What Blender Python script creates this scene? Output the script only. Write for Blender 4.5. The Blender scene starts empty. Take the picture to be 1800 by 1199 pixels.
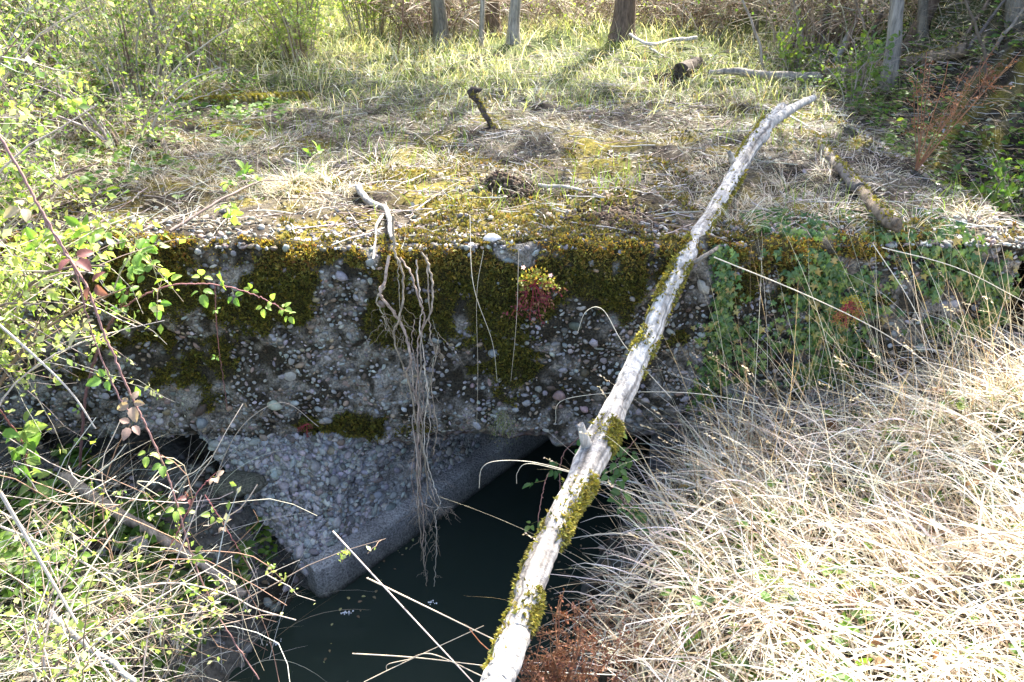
import bpy, math
import numpy as np
R = math.radians
C = bpy.context.scene.collection
scene = bpy.context.scene

# ------------------------------------------------------------------ camera, world, sun, exposure
CAM_Z = 2.6
PITCH = 28.0
cam_d = bpy.data.cameras.new('camera')
cam_d.lens = 28.0
cam_d.sensor_width = 36.0
cam_d.clip_start = 0.05
cam_d.clip_end = 600.0
cam = bpy.data.objects.new('camera', cam_d)
C.objects.link(cam)
cam.location = (0, 0, CAM_Z)
cam.rotation_euler = (R(90 - PITCH), 0, 0)
scene.camera = cam

SUN_AZ, SUN_EL = 24.0, 47.0          # azimuth measured from +Y towards +X
world = bpy.data.worlds.new('World')
scene.world = world
world.use_nodes = True
wn = world.node_tree.nodes
sky = wn.new('ShaderNodeTexSky')
sky.sky_type = 'NISHITA'
sky.sun_disc = False
sky.sun_elevation = R(SUN_EL)
sky.sun_rotation = R(SUN_AZ)
sky.dust_density = 3.0
sky.ozone_density = 0.5
sky.air_density = 0.8
wn['Background'].inputs['Strength'].default_value = 0.15
world.node_tree.links.new(sky.outputs[0], wn['Background'].inputs['Color'])
sun_d = bpy.data.lights.new('sun', 'SUN')
sun_d.energy = 5.0
sun_d.angle = R(0.5)
sun_d.color = (1.0, 0.95, 0.86)
sun = bpy.data.objects.new('sun', sun_d)
C.objects.link(sun)
sd = np.array([math.sin(R(SUN_AZ)) * math.cos(R(SUN_EL)), math.cos(R(SUN_AZ)) * math.cos(R(SUN_EL)), math.sin(R(SUN_EL))])
from mathutils import Vector
sun.rotation_euler = Vector(sd).to_track_quat('Z', 'Y').to_euler()
scene.view_settings.view_transform = 'Standard'
scene.view_settings.look = 'None'
scene.view_settings.exposure = 2.3
scene.view_settings.gamma = 1.0
scene.cycles.max_bounces = 6
scene.cycles.transparent_max_bounces = 4

# ------------------------------------------------------------------ numeric helpers
rng = np.random.default_rng(7)
U = rng.uniform
CP, SP = math.cos(R(PITCH)), math.sin(R(PITCH))


def ray(px, py):
    """direction of the photograph's pixel (1800 x 1199) seen from the camera"""
    l = (px - 900.0) / 1400.0
    v = (py - 599.5) / 1400.0
    return np.array([l, CP - SP * v, -(SP + CP * v)])


def aty(px, py, y):
    d = ray(px, py)
    return np.array([0, 0, CAM_Z]) + d * (y / d[1])


def atz(px, py, z):
    d = ray(px, py)
    return np.array([0, 0, CAM_Z]) + d * ((z - CAM_Z) / d[2])


def smooth(e0, e1, x):
    t = np.clip((x - e0) / (e1 - e0), 0, 1)
    return t * t * (3 - 2 * t)


def _h(ix, iy, s):
    n = (ix * 374761393 + iy * 668265263 + s * 974634777) & 0x7fffffff
    n = ((n ^ (n >> 13)) * 1274126177) & 0x7fffffff
    return ((n ^ (n >> 16)) & 0xffff) / 65535.0


def noise(x, y, s=0):
    x = np.asarray(x, float); y = np.asarray(y, float)
    ix = np.floor(x).astype(np.int64); iy = np.floor(y).astype(np.int64)
    fx = x - ix; fy = y - iy
    fx = fx * fx * (3 - 2 * fx); fy = fy * fy * (3 - 2 * fy)
    a = _h(ix, iy, s) * (1 - fx) + _h(ix + 1, iy, s) * fx
    b = _h(ix, iy + 1, s) * (1 - fx) + _h(ix + 1, iy + 1, s) * fx
    return a * (1 - fy) + b * fy


def fbm(x, y, s=0, o=4):
    t = 0; a = 0.5; f = 1.0; n = 0
    for k in range(o):
        t = t + a * noise(np.asarray(x) * f, np.asarray(y) * f, s + k * 17); n += a
        a *= 0.5; f *= 2.03
    return t / n


def nrm(v):
    return v / np.maximum(np.linalg.norm(v, axis=-1, keepdims=True), 1e-9)


def spline(pts, n):
    """Catmull-Rom through pts, n samples"""
    p = np.array(pts, float)
    p = np.vstack([2 * p[0] - p[1], p, 2 * p[-1] - p[-2]])
    m = len(p) - 3
    t = np.linspace(0, m - 1e-6, n)
    i = t.astype(int); f = (t - i)[:, None]
    a, b, c, d = p[i], p[i + 1], p[i + 2], p[i + 3]
    return 0.5 * (2 * b + (c - a) * f + (2 * a - 5 * b + 4 * c - d) * f ** 2 + (3 * b - a - 3 * c + d) * f ** 3)


class MB:
    """collects pieces and links them as ONE mesh object"""
    def __init__(s):
        s.V = []; s.F = []; s.Cc = []; s.M = []; s.S = []; s.n = 0

    def add(s, V, F, col, mat=0, sm=True):
        V = np.asarray(V, float).reshape(-1, 3); F = np.asarray(F, int)
        col = np.asarray(col, float)
        if col.ndim == 1: col = np.tile(col, (len(V), 1))
        s.V.append(V); s.F.append(F + s.n); s.Cc.append(col); s.M.append(mat); s.S.append(sm); s.n += len(V)
        return s

    def build(s, name, mats, parent=None, loc=None):
        me = bpy.data.meshes.new(name)
        V = np.vstack(s.V)
        if loc is None and parent is not None: loc = np.array(parent.location)
        elif loc is None: loc = np.zeros(3)
        V = V - np.asarray(loc)
        me.vertices.add(len(V)); me.vertices.foreach_set('co', V.astype(np.float32).ravel())
        idx = np.concatenate([f.ravel() for f in s.F]).astype(np.int32)
        tot = np.concatenate([np.full(len(f), f.shape[1]) for f in s.F]).astype(np.int32)
        st = np.concatenate([[0], np.cumsum(tot)[:-1]]).astype(np.int32)
        me.loops.add(len(idx)); me.loops.foreach_set('vertex_index', idx)
        me.polygons.add(len(tot)); me.polygons.foreach_set('loop_start', st)
        try: me.polygons.foreach_set('loop_total', tot)
        except Exception: pass
        me.polygons.foreach_set('use_smooth', np.concatenate([np.full(len(f), q) for f, q in zip(s.F, s.S)]))
        me.polygons.foreach_set('material_index', np.concatenate([np.full(len(f), m) for f, m in zip(s.F, s.M)]).astype(np.int32))
        at = me.attributes.new('col', 'FLOAT_COLOR', 'POINT')
        c = np.ones((len(V), 4), np.float32); c[:, :3] = np.clip(np.vstack(s.Cc), 0, 1)
        at.data.foreach_set('color', c.ravel())
        me.update(calc_edges=True)
        for m in (mats if isinstance(mats, (list, tuple)) else [mats]): me.materials.append(m)
        o = bpy.data.objects.new(name, me); C.objects.link(o)
        if parent is not None: o.parent = parent
        else: o.location = loc
        return o


def tag(o, label=None, cat=None, group=None, kind=None):
    if label: o['label'] = label
    if cat: o['category'] = cat
    if group: o['group'] = group
    if kind: o['kind'] = kind
    return o


def empty(name, loc, label, cat, group=None):
    o = bpy.data.objects.new(name, None); C.objects.link(o)
    o.location = tuple(float(q) for q in loc); o.empty_display_size = 0.1
    return tag(o, label, cat, group)


def ribbons(mb, P, W, side, col, mat=0):
    """P (N,S,3) centre lines, W (N,S) widths, side (N,3) or (N,S,3), col (N,3) or (N,S,3)"""
    N, S, _ = P.shape
    if side.ndim == 2: side = side[:, None, :]
    T = np.gradient(P, axis=1)
    sv = side - (side * nrm(T)).sum(-1, keepdims=True) * nrm(T)
    sv = nrm(sv) * W[..., None] * 0.5
    V = np.stack([P - sv, P + sv], 2).reshape(N, S * 2, 3)
    k = np.arange(S - 1)
    q = np.stack([2 * k, 2 * k + 1, 2 * k + 3, 2 * k + 2], 1)
    F = (q[None] + (np.arange(N) * S * 2)[:, None, None]).reshape(-1, 4)
    if col.ndim == 2: col = np.repeat(col[:, None], S, 1)
    cc = np.repeat(col[:, :, None], 2, 2).reshape(-1, 3)
    mb.add(V, F, cc, mat)


def tubes(mb, P, Rr, col, k=5, mat=0, cap=False, rough=0.0):
    P = np.asarray(P, float)
    if P.ndim == 2: P = P[None]
    N, S, _ = P.shape
    Rr = np.broadcast_to(np.asarray(Rr, float), (N, S))
    T = nrm(np.gradient(P, axis=1))
    m = np.abs(T.mean(1)); ax = np.argmin(m, 1)
    ref = np.eye(3)[ax][:, None]
    u = nrm(np.cross(T, np.broadcast_to(ref, T.shape))); v = np.cross(T, u)
    a = np.arange(k) * 2 * math.pi / k
    rr = Rr[..., None]
    if rough:
        rr = rr * (1 + rough * (rng.random((N, S, k)) - 0.5) * 2)
    V = P[:, :, None] + rr[..., None] * (np.cos(a)[None, None, :, None] * u[:, :, None] + np.sin(a)[None, None, :, None] * v[:, :, None])
    V = V.reshape(N, S * k, 3)
    s, j = np.meshgrid(np.arange(S - 1), np.arange(k), indexing='ij')
    q = np.stack([s * k + j, s * k + (j + 1) % k, (s + 1) * k + (j + 1) % k, (s + 1) * k + j], -1).reshape(-1, 4)
    F = (q[None] + (np.arange(N) * S * k)[:, None, None]).reshape(-1, 4)
    col = np.asarray(col, float)
    if col.ndim == 1: cc = np.tile(col, (N * S * k, 1))
    elif col.shape == (N, 3): cc = np.repeat(col, S * k, 0)
    else: cc = np.repeat(col.reshape(N * S, 3), k, 0)
    mb.add(V, F, cc, mat)
    if cap:
        for n in range(N):
            for e in (0, S - 1):
                ring = V[n, e * k:(e + 1) * k]
                mb.add(np.vstack([ring, ring.mean(0)[None] + T[n, e] * (0.25 if e else -0.25) * Rr[n, e]]),
                       [[i, (i + 1) % k, k] for i in range(k)], cc[n * S * k] * 1.1, mat)


def frames(D, Nn):
    D = nrm(D); X = nrm(np.cross(D, Nn)); Z = np.cross(X, D)
    return np.stack([X, D, Z], -1)            # columns: lateral, along, normal


def scatter(mb, T, pos, D, Nn, sc, col, mat=0, sm=True):
    """T = (verts, faces, optional shade per vertex); template x lateral, y along, z normal"""
    tv, tf = T[0], T[1]
    N = len(pos)
    if N == 0: return
    M = frames(D, Nn)
    sc = np.asarray(sc, float)
    if sc.ndim == 1: sc = np.repeat(sc[:, None], 3, 1)
    V = np.einsum('nij,nvj->nvi', M, tv[None] * sc[:, None, :]) + pos[:, None]
    F = (tf[None] + (np.arange(N) * len(tv))[:, None, None]).reshape(-1, tf.shape[1])
    cc = np.repeat(np.asarray(col, float)[:, None], len(tv), 1)
    if len(T) > 2: cc = cc * T[2][None, :, None]
    mb.add(V, F, cc.reshape(-1, 3), mat, sm)


def rdir(n, up=0.0):
    v = rng.normal(size=(n, 3)); v = nrm(v); v[:, 2] += up
    return nrm(v)


def pick(cols, n, var=0.15, p=None):
    cols = np.array(cols, float)
    i = rng.choice(len(cols), n, p=p)
    return np.clip(cols[i] * (1 + U(-var, var, (n, 1))) * (1 + U(-var * .4, var * .4, (n, 3))), 0, 1)


# ------------------------------------------------------------------ leaf and stone templates
def leaf_template(rows=6, width=0.42, fold=0.10, curl=0.18, serr=0.0, pleat=0.0, peak=0.42):
    v = []; f = []; sh = []
    for i in range(rows + 1):
        t = i / rows
        w = width * (math.sin(math.pi * t ** (math.log(0.5) / math.log(peak)))) ** 0.8 if 0 < t < 1 else 0.0
        z = -curl * (t - 0.3) ** 2
        pl = pleat * (i % 2)
        wo = w * (1 + (serr if i % 2 else -serr))
        v += [(-wo, t - (0.03 if i % 2 else 0), z + fold * w * 1.5 + pl), (-wo * .5, t, z + fold * w), (0, t, z), (wo * .5, t, z + fold * w), (wo, t - (0.03 if i % 2 else 0), z + fold * w * 1.5 + pl)]
        sh += [1, .95 + .1 * (i % 2), 1.15, .95 + .1 * (i % 2), 1]
    for i in range(rows):
        for j in range(4):
            a = i * 5 + j
            f.append((a, a + 1, a + 6, a + 5))
    return np.array(v), np.array(f), np.array(sh)


L_BRAM = leaf_template(9, 0.31, 0.22, 0.30, 0.07, 0.018, .40)
L_OVAL = leaf_template(4, 0.30, 0.15, 0.3)
L_TINY = (np.array([(0, 0, 0), (.3, .5, .08), (0, 1, -.05), (-.3, .5, .08), (0, .5, 0)]),
          np.array([(0, 1, 4), (1, 2, 4), (2, 3, 4), (3, 0, 4)]), np.array([1, 1, 1, 1, 1.1]))
_iv = [(0, .04), (.26, -.14), (.50, .02), (.30, .24), (.66, .50), (.22, .52), (0, 1.12), (-.22, .52), (-.66, .50), (-.30, .24), (-.50, .02), (-.26, -.14)]
L_IVY = (np.array([(x * 1.0, y, -.35 * abs(x) - .2 * (y - .4) ** 2) for x, y in _iv] + [(0, .4, .04)]),
         np.array([(i, (i + 1) % 12, 12) for i in range(12)]), np.array([1.0] * 12 + [1.2]))


def ico(sub=1, jit=0.0, seed=1):
    import bmesh
    bm = bmesh.new(); bmesh.ops.create_icosphere(bm, subdivisions=sub, radius=1.0)
    v = np.array([q.co[:] for q in bm.verts]); f = np.array([[q.index for q in p.verts] for p in bm.faces]); bm.free()
    g = np.random.default_rng(seed)
    if jit: v = v * (1 + g.uniform(-jit, jit, (len(v), 1)))
    return v, f


PEB = [ico(2, 0.17, k) for k in range(4)]
PEB_LO = [ico(1, 0.16, k) for k in range(4)]


# ------------------------------------------------------------------ materials
def mat_base(name):
    m = bpy.data.materials.new(name); m.use_nodes = True
    nt = m.node_tree; b = nt.nodes['Principled BSDF']
    a = nt.nodes.new('ShaderNodeAttribute'); a.attribute_name = 'col'
    return m, nt, b, a


def leaf_mat(name, transl=0.4, rough=0.45, tint=(1.15, 1.2, 0.6)):
    m, nt, b, a = mat_base(name)
    nt.links.new(a.outputs['Color'], b.inputs['Base Color'])
    b.inputs['Roughness'].default_value = rough
    t = nt.nodes.new('ShaderNodeBsdfTranslucent')
    mu = nt.nodes.new('ShaderNodeVectorMath'); mu.operation = 'MULTIPLY'
    mu.inputs[1].default_value = tint
    nt.links.new(a.outputs['Color'], mu.inputs[0]); nt.links.new(mu.outputs[0], t.inputs['Color'])
    mx = nt.nodes.new('ShaderNodeMixShader'); mx.inputs[0].default_value = transl
    nt.links.new(b.outputs[0], mx.inputs[1]); nt.links.new(t.outputs[0], mx.inputs[2])
    nt.links.new(mx.outputs[0], nt.nodes['Material Output'].inputs['Surface'])
    return m


def solid_mat(name, rough=0.85, nscale=60, nlo=0.6, nhi=1.35, bump=0.4, stretch=None, dist=0.01, spec=0.3):
    m, nt, b, a = mat_base(name)
    tc = nt.nodes.new('ShaderNodeTexCoord')
    mp = nt.nodes.new('ShaderNodeMapping')
    if stretch: mp.inputs['Scale'].default_value = stretch
    nz = nt.nodes.new('ShaderNodeTexNoise'); nz.inputs['Scale'].default_value = nscale; nz.inputs['Detail'].default_value = 6; nz.inputs['Roughness'].default_value = 0.65
    nt.links.new(tc.outputs['Object'], mp.inputs[0]); nt.links.new(mp.outputs[0], nz.inputs['Vector'])
    rm = nt.nodes.new('ShaderNodeMapRange'); rm.inputs[1].default_value = 0.3; rm.inputs[2].default_value = 0.7
    rm.inputs[3].default_value = nlo; rm.inputs[4].default_value = nhi
    nt.links.new(nz.outputs['Fac'], rm.inputs[0])
    mu = nt.nodes.new('ShaderNodeVectorMath'); mu.operation = 'MULTIPLY'
    nt.links.new(a.outputs['Color'], mu.inputs[0]); nt.links.new(rm.outputs[0], mu.inputs[1])
    nt.links.new(mu.outputs[0], b.inputs['Base Color'])
    bp = nt.nodes.new('ShaderNodeBump'); bp.inputs['Strength'].default_value = bump; bp.inputs['Distance'].default_value = dist
    nt.links.new(nz.outputs['Fac'], bp.inputs['Height']); nt.links.new(bp.outputs[0], b.inputs['Normal'])
    b.inputs['Roughness'].default_value = rough; b.inputs['Specular IOR Level'].default_value = spec
    return m


M_LEAF = leaf_mat('green_leaf', 0.5, 0.55)
M_DARKLEAF = leaf_mat('ivy_leaf', 0.2, 0.35)
M_DRY = leaf_mat('dry_blade', 0.3, 0.6, (1.05, 1.0, 0.8))
M_GRASS = leaf_mat('grass_blade', 0.45, 0.5)
M_MOSS = leaf_mat('moss_tuft', 0.3, 0.8, (1.2, 1.1, 0.5))
M_SOIL = solid_mat('soil', 0.95, 40, 0.45, 1.5, 0.8, dist=0.02, spec=0.1)
M_CONC = solid_mat('weathered_concrete', 0.9, 110, 0.25, 2.0, 1.0, dist=0.02, spec=0.2)
M_STONE = solid_mat('river_pebble', 0.6, 70, 0.75, 1.25, 0.25, dist=0.004, spec=0.4)
M_BARK = solid_mat('bark', 0.9, 45, 0.4, 1.5, 0.9, (1, 1, .18), 0.012, spec=0.2)
M_TWIG = solid_mat('twig_bark', 0.8, 120, 0.75, 1.25, 0.2, dist=0.002)
M_RUST = solid_mat('rusty_iron', 0.85, 50, 0.4, 1.5, 0.7, dist=0.006)


def water_mat():
    m = bpy.data.materials.new('murky_water'); m.use_nodes = True
    nt = m.node_tree; b = nt.nodes['Principled BSDF']
    b.inputs['Base Color'].default_value = (0.020, 0.030, 0.024, 1)
    b.inputs['Roughness'].default_value = 0.06
    b.inputs['IOR'].default_value = 1.33
    tc = nt.nodes.new('ShaderNodeTexCoord'); nz = nt.nodes.new('ShaderNodeTexNoise')
    nz.inputs['Scale'].default_value = 9; nz.inputs['Detail'].default_value = 3
    nt.links.new(tc.outputs['Object'], nz.inputs['Vector'])
    bp = nt.nodes.new('ShaderNodeBump'); bp.inputs['Strength'].default_value = 0.15; bp.inputs['Distance'].default_value = 0.01
    nt.links.new(nz.outputs['Fac'], bp.inputs['Height']); nt.links.new(bp.outputs[0], b.inputs['Normal'])
    return m


M_WATER = water_mat()

# ------------------------------------------------------------------ levels of the place (metres, water at z = 0)
Y_FACE, Y_BACK = 2.85, 5.8
Z_TOP, Z_BOT = 1.5, 0.6
X_L, X_R = -4.6, 1.98


def upper(x, y):
    """ground level on and behind the old culvert deck"""
    x = np.asarray(x, float); y = np.asarray(y, float)
    z = Z_TOP + 0.0 * x
    z = z + 0.07 * (fbm(x * 1.3, y * 1.3, 3) - 0.5) + 0.13 * (fbm(x * 6, y * 6, 4) - 0.5) * smooth(2.9, 3.4, y)
    hollow = smooth(1.99, 2.4, x) * (1 - smooth(3.0, 3.7, x)) * (1 - smooth(3.6, 6, y))
    z = z - 0.42 * hollow
    z = z + 1.25 * smooth(2.6, 4.6, x + 0.12 * (y - 4)) * (1 - smooth(10, 14, y)) * (0.55 + 0.45 * smooth(2, 6, y))
    z = z + 0.25 * smooth(1.2, 3.6, -x) * smooth(3.2, 4.5, y)
    z = z + 0.16 * (np.exp(-((x - .9) ** 2 / 1.6 + (y - 8.2) ** 2 / .9)))
    z = z + np.clip(y - 9, 0, 400) * 0.035 - 0.2 * smooth(8.8, 11, y)
    z = z - 0.012 * (1 - smooth(2.85, 3.0, y))
    d = (x + .02) ** 2 + (y - 3.62) ** 2
    z = z + 0.04 * np.exp(-d / 0.018) + 0.06 * np.exp(-((x - .5) ** 2 + (y - 3.3) ** 2) / .03)
    return z


def lower(x, y):
    """banks and bed of the ditch in front of the deck"""
    x = np.asarray(x, float); y = np.asarray(y, float)
    cx = -0.42 + (y - 2.1) * 0.42
    hw = 0.53 + 0.06 * (fbm(y * 2.2, x * 0 + 3, 8) - 0.5) * 2
    dr = x - (cx + hw); dl = (cx - hw) - x
    right = -0.25 + 0.95 * smooth(-0.25, 0.62, dr) + 0.38 * smooth(0.45, 1.9, dr)
    hl = 0.80 - 0.42 * smooth(1.75, 2.6, y)
    left = -0.25 + (0.25 + hl) * smooth(-0.22, 0.75, dl) + 0.25 * smooth(0.7, 2.2, dl)
    z = np.where(dr > dl, right, left)
    z = z + 0.16 * (fbm(x * 3, y * 3, 12) - 0.5) + 0.09 * (fbm(x * 9, y * 9, 13) - 0.5) + .03 * (fbm(x * 25, y * 25, 14) - .5)
    z = z - 0.3 * smooth(2.95, 3.4, y) * (dl > 0) * 0
    return z


def grid(xs, ys, zf, colf):
    X, Y = np.meshgrid(xs, ys, indexing='ij')
    V = np.stack([X, Y, zf(X, Y)], -1).reshape(-1, 3)
    n, m = X.shape
    i, j = np.meshgrid(np.arange(n - 1), np.arange(m - 1), indexing='ij')
    a = i * m + j
    F = np.stack([a, a + m, a + m + 1, a + 1], -1).reshape(-1, 4)
    return V, F, colf(V)


def upper_col(V):
    x, y = V[:, 0], V[:, 1]
    a = fbm(x * 2.5, y * 2.5, 21); b = fbm(x * 9, y * 9, 22)
    soil = np.array([.042, .033, .025]); straw = np.array([.14, .12, .09]); moss = np.array([.16, .13, .025]); green = np.array([.09, .12, .035])
    c = soil + (straw - soil) * (smooth(.45, .6, b) * .7)[:, None]
    c = c + (moss - c) * (smooth(.5, .6, a) * smooth(.35, .6, b))[:, None]
    c = c + (green - c) * (smooth(5.4, 6.4, y) * .7)[:, None]
    return c


def lower_col(V):
    x, y = V[:, 0], V[:, 1]
    b = fbm(x * 7, y * 7, 31)
    clay = np.array([.12, .115, .10]); dark = np.array([.03, .027, .02])
    return dark + (clay - dark) * smooth(.35, .65, b)[:, None]


def axis(a, b, fine, coarse_to=None, ratio=1.12):
    v = list(np.arange(a, b, fine))
    if coarse_to:
        s = fine
        while v[-1] < coarse_to:
            s *= ratio; v.append(v[-1] + s)
    return np.array(v)


xs_r = axis(0, 6.0, .05, 260)
xs = np.concatenate([-xs_r[::-1][:-1], xs_r])
ys = axis(Y_FACE + 0.04, 9.0, .05, 420)
mb = MB()
mb.add(*grid(xs, ys, upper, upper_col))
tag(mb.build('ground', M_SOIL), 'mossy soil and straw litter covering the deck and the meadow behind', 'ground', kind='structure')
mb = MB()
xs2_r = axis(0, 3.2, .035, 60)
xs2 = np.concatenate([-xs2_r[::-1][:-1], xs2_r])
mb.add(*grid(xs2, np.concatenate([np.array([-60, -30, -15, -8, -4, -2, -1, -.5]), axis(0, 3.1, .035), axis(3.1, 8, .12)]), lower, lower_col))
tag(mb.build('streambank', M_SOIL), 'dark clay banks and bed of the ditch in front of the culvert', 'ground', kind='structure')
mb = MB()
mb.add([(-3, -30, 0), (2.2, -30, 0), (5, 8, 0), (-1.6, 8, 0)], [[0, 1, 2, 3]], (.02, .03, .03))
tag(mb.build('water', M_WATER), 'still black water running into the culvert', 'water', kind='structure')


# ------------------------------------------------------------------ pebble-studded concrete
def dart(w, h, sizes, fill=0.92):
    """non-overlapping discs in a w x h rectangle, biggest first"""
    g = 0.005
    occ = np.zeros((int(w / g) + 2, int(h / g) + 2), bool)
    out = []
    for s in sorted(sizes, reverse=True):
        for _ in range(6):
            x, y = U(0, w), U(0, h)
            i, j = int(x / g), int(y / g)
            if occ[i, j]: continue
            q = s * fill
            k = max(1, int(q / g))
            i0, j0 = max(0, i - k), max(0, j - k)
            sub = occ[i0:i + k + 1, j0:j + k + 1]
            if sub.mean() > 0.22: continue
            sub[...] = True
            out.append((x, y, s)); break
    return np.array(out)


def pebbles(mb, surf, w, h, sizes, cols, p, keep=None, mat=1, proud=0.35, lo=False):
    d = dart(w, h, sizes)
    if keep is not None: d = d[rng.random(len(d)) < keep(d[:, 0], d[:, 1])]
    pos, nor, tan = surf(d[:, 0], d[:, 1])
    n = len(d)
    ang = rng.normal(0, .7, n)
    bit = np.cross(nor, tan)
    D = tan * np.cos(ang)[:, None] + bit * np.sin(ang)[:, None]
    D = nrm(D + rng.normal(0, .12, (n, 3)))
    s = d[:, 2]
    sc = np.stack([s * U(.5, 1.0, n), s * U(.9, 1.35, n), s * U(.4, .7, n)], 1)
    col = pick(cols, n, .22, p)
    which = rng.integers(0, 4, n)
    for k in range(4):
        q = which == k
        T = (PEB_LO if lo else PEB)[k]
        scatter(mb, T, (pos + nor * (s * (U(proud - .4, proud, n)))[:, None])[q], D[q], nor[q], sc[q], col[q], mat)


def relief(x, z):
    """how far the face of the deck stands out (towards -y)"""
    r = 0.06 * (fbm(x * 2.2, z * 3 + 9, 41) - .5) * 2 + 0.045 * (fbm(x * 9, z * 9, 42) - .5) * 2 + 0.022 * (fbm(x * 30, z * 30, 43) - .5) * 2
    rr = 0.05                                      # rounded, crumbling top arris
    t = np.clip((z - (Z_TOP - rr)) / rr, 0, 1)
    r = r - rr * (1 - np.sqrt(np.maximum(1 - t * t * .96, 0)))
    r = r - 0.05 * smooth(.66, .60, z) * (fbm(x * 4, z * 0, 44) > .45)
    return r


def top_dip(x):
    return 0.05 * (fbm(x * 1.7, x * 0 + 4, 46) - .5) * 2 + 0.03 * (fbm(x * 8, x * 0 + 4, 47) - .5) * 2


def box_mask(px, py, x0, y0, x1, y1, s=40):
    return smooth(x0 - s, x0 + s, px) * (1 - smooth(x1 - s, x1 + s, px)) * smooth(y0 - s, y0 + s, py) * (1 - smooth(y1 - s, y1 + s, py))


def face_pxy(x, z):
    """where a point of the face lies along the wall: simple units used for laying out moss"""
    return 900 + x / 3.2 * 1400 * 1.0, 430 + (Z_TOP - z) / .9 * 335


def moss_amt(x, z):
    px, py = face_pxy(x, z)
    n = fbm(x * 4.5, z * 4.5, 51); n2 = fbm(x * 15, z * 15, 52)
    m = 0.66 * smooth(490, 440, py)
    m = np.maximum(m, box_mask(px, py, 210, 380, 560, 555) * .84)
    m = np.maximum(m, box_mask(px, py, 230, 550, 420, 690) * .66)
    m = np.maximum(m, box_mask(px, py, 640, 380, 900, 590) * .84)
    m = np.maximum(m, box_mask(px, py, 820, 500, 940, 680, 30) * .7)
    m = np.maximum(m, box_mask(px, py, 900, 400, 1160, 530) * .8)
    m = np.maximum(m, box_mask(px, py, 450, 720, 760, 770, 14) * .8)
    m = np.maximum(m, box_mask(px, py, 1180, 400, 1450, 520) * .5)
    return np.clip(m + (n - .5) * 1.5 + (n2 - .5) * 1.3 - .06, 0, 1)


def face_pt(x, z):
    zz = z + top_dip(x) * smooth(Z_TOP - .3, Z_TOP, z)
    return np.stack([x, Y_FACE - relief(x, z), zz], -1)


deck = empty('culvert_deck', (0, Y_FACE, Z_BOT), 'thick pebble concrete deck with a mossy front edge spanning the ditch', 'concrete deck')
mb = MB()
fx = np.arange(X_L, X_R + .001, .012); fz = np.arange(Z_BOT, Z_TOP + .0001, .012)
Xg, Zg = np.meshgrid(fx, fz, indexing='ij')
V = face_pt(Xg, Zg)
n_, m_ = Xg.shape
i, j = np.meshgrid(np.arange(n_ - 1), np.arange(m_ - 1), indexing='ij'); a = i * m_ + j
F = np.stack([a, a + m_, a + m_ + 1, a + 1], -1).reshape(-1, 4)
ma = moss_amt(Xg, Zg).reshape(-1, 1)
g = fbm(Xg * 6, Zg * 6, 61).reshape(-1, 1)
g2 = fbm(Xg * 22, Zg * 22, 62).reshape(-1, 1)
low = smooth(.95, .65, Zg).reshape(-1, 1)
colr = np.array([.045, .038, .026]) + (np.array([.27, .25, .22]) - .016) * smooth(.46, .66, g * .4 + g2 * .6 + low * .08)
colr = colr + (np.array([.05, .042, .012]) - colr) * smooth(.45, .7, ma)
mb.add(V, F, colr.reshape(-1, 3), 0)
# ends, underside and top skin
xr = X_R
zb = Z_BOT
ye = V.reshape(n_, m_, 3)
# top skin back to the rear edge (a few cm under the soil) and underside
for (row, z0) in ((m_ - 1, None), (0, None)):
    e = ye[:, row]
    b = e.copy(); b[:, 1] = Y_BACK
    if row: b[:, 2] = Z_TOP - .06; 
    mid = e.copy(); mid[:, 1] = Y_FACE + .12
    if row: mid[:, 2] = Z_TOP - .045
    V2 = np.vstack([e, mid, b]); k = np.arange(n_ - 1)
    F2 = np.vstack([np.stack([k, k + 1, k + 1 + n_, k + n_], 1), np.stack([k + n_, k + 1 + n_, k + 1 + 2 * n_, k + 2 * n_], 1)])
    mb.add(V2, F2, (.10, .095, .085), 0)
e = ye[-1]
b = e.copy(); b[:, 1] = Y_BACK
k = np.arange(m_ - 1)
mb.add(np.vstack([e, b]), np.stack([k, k + m_, k + m_ + 1, k + 1], 1), (.09, .085, .075), 0)
mb.add([(X_L, Y_BACK, Z_BOT), (X_R, Y_BACK, Z_BOT), (X_R, Y_BACK, Z_TOP - .05), (X_L, Y_BACK, Z_TOP - .05)], [[0, 1, 2, 3]], (.1, .09, .08), 0)


def face_surf(u, v):
    x = u + X_L; z = v + Z_BOT
    p = face_pt(x, z)
    e = 0.015
    tx = nrm(face_pt(x + e, z) - face_pt(x - e, z)); tz = nrm(face_pt(x, np.minimum(z + e, Z_TOP)) - face_pt(x, z - e))
    nn = nrm(np.cross(tx, tz))
    nn = nrm(nn * np.array([.6, 1, .6]) + np.array([0, 0, .0]))
    return p, nn, tx


def face_keep(u, v):
    x = u + X_L; z = v + Z_BOT
    k = 1 - .85 * smooth(.42, .7, moss_amt(x, z))
    k *= .18 + .82 * smooth(.40, .52, fbm(x * 9, z * 9, 61) * .6 + fbm(x * 24, z * 24, 66) * .4 + .07 * smooth(1.0, .65, z))
    return k


PCOL = [(.27, .265, .255), (.19, .185, .175), (.31, .30, .28), (.27, .20, .14), (.40, .385, .36), (.11, .105, .09), (.27, .20, .17), (.09, .07, .045)]
PP = [.22, .22, .13, .10, .05, .13, .05, .10]
W_, H_ = X_R - X_L, Z_TOP - Z_BOT
sz = np.concatenate([U(.020, .032, 60), U(.012, .020, 700), U(.007, .012, 9000), U(.0028, .007, 42000)])
pebbles(mb, face_surf, W_, H_, sz, PCOL, PP, face_keep, 1, .06)
mb.build('pebble_face', [M_CONC, M_STONE], deck)


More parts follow.
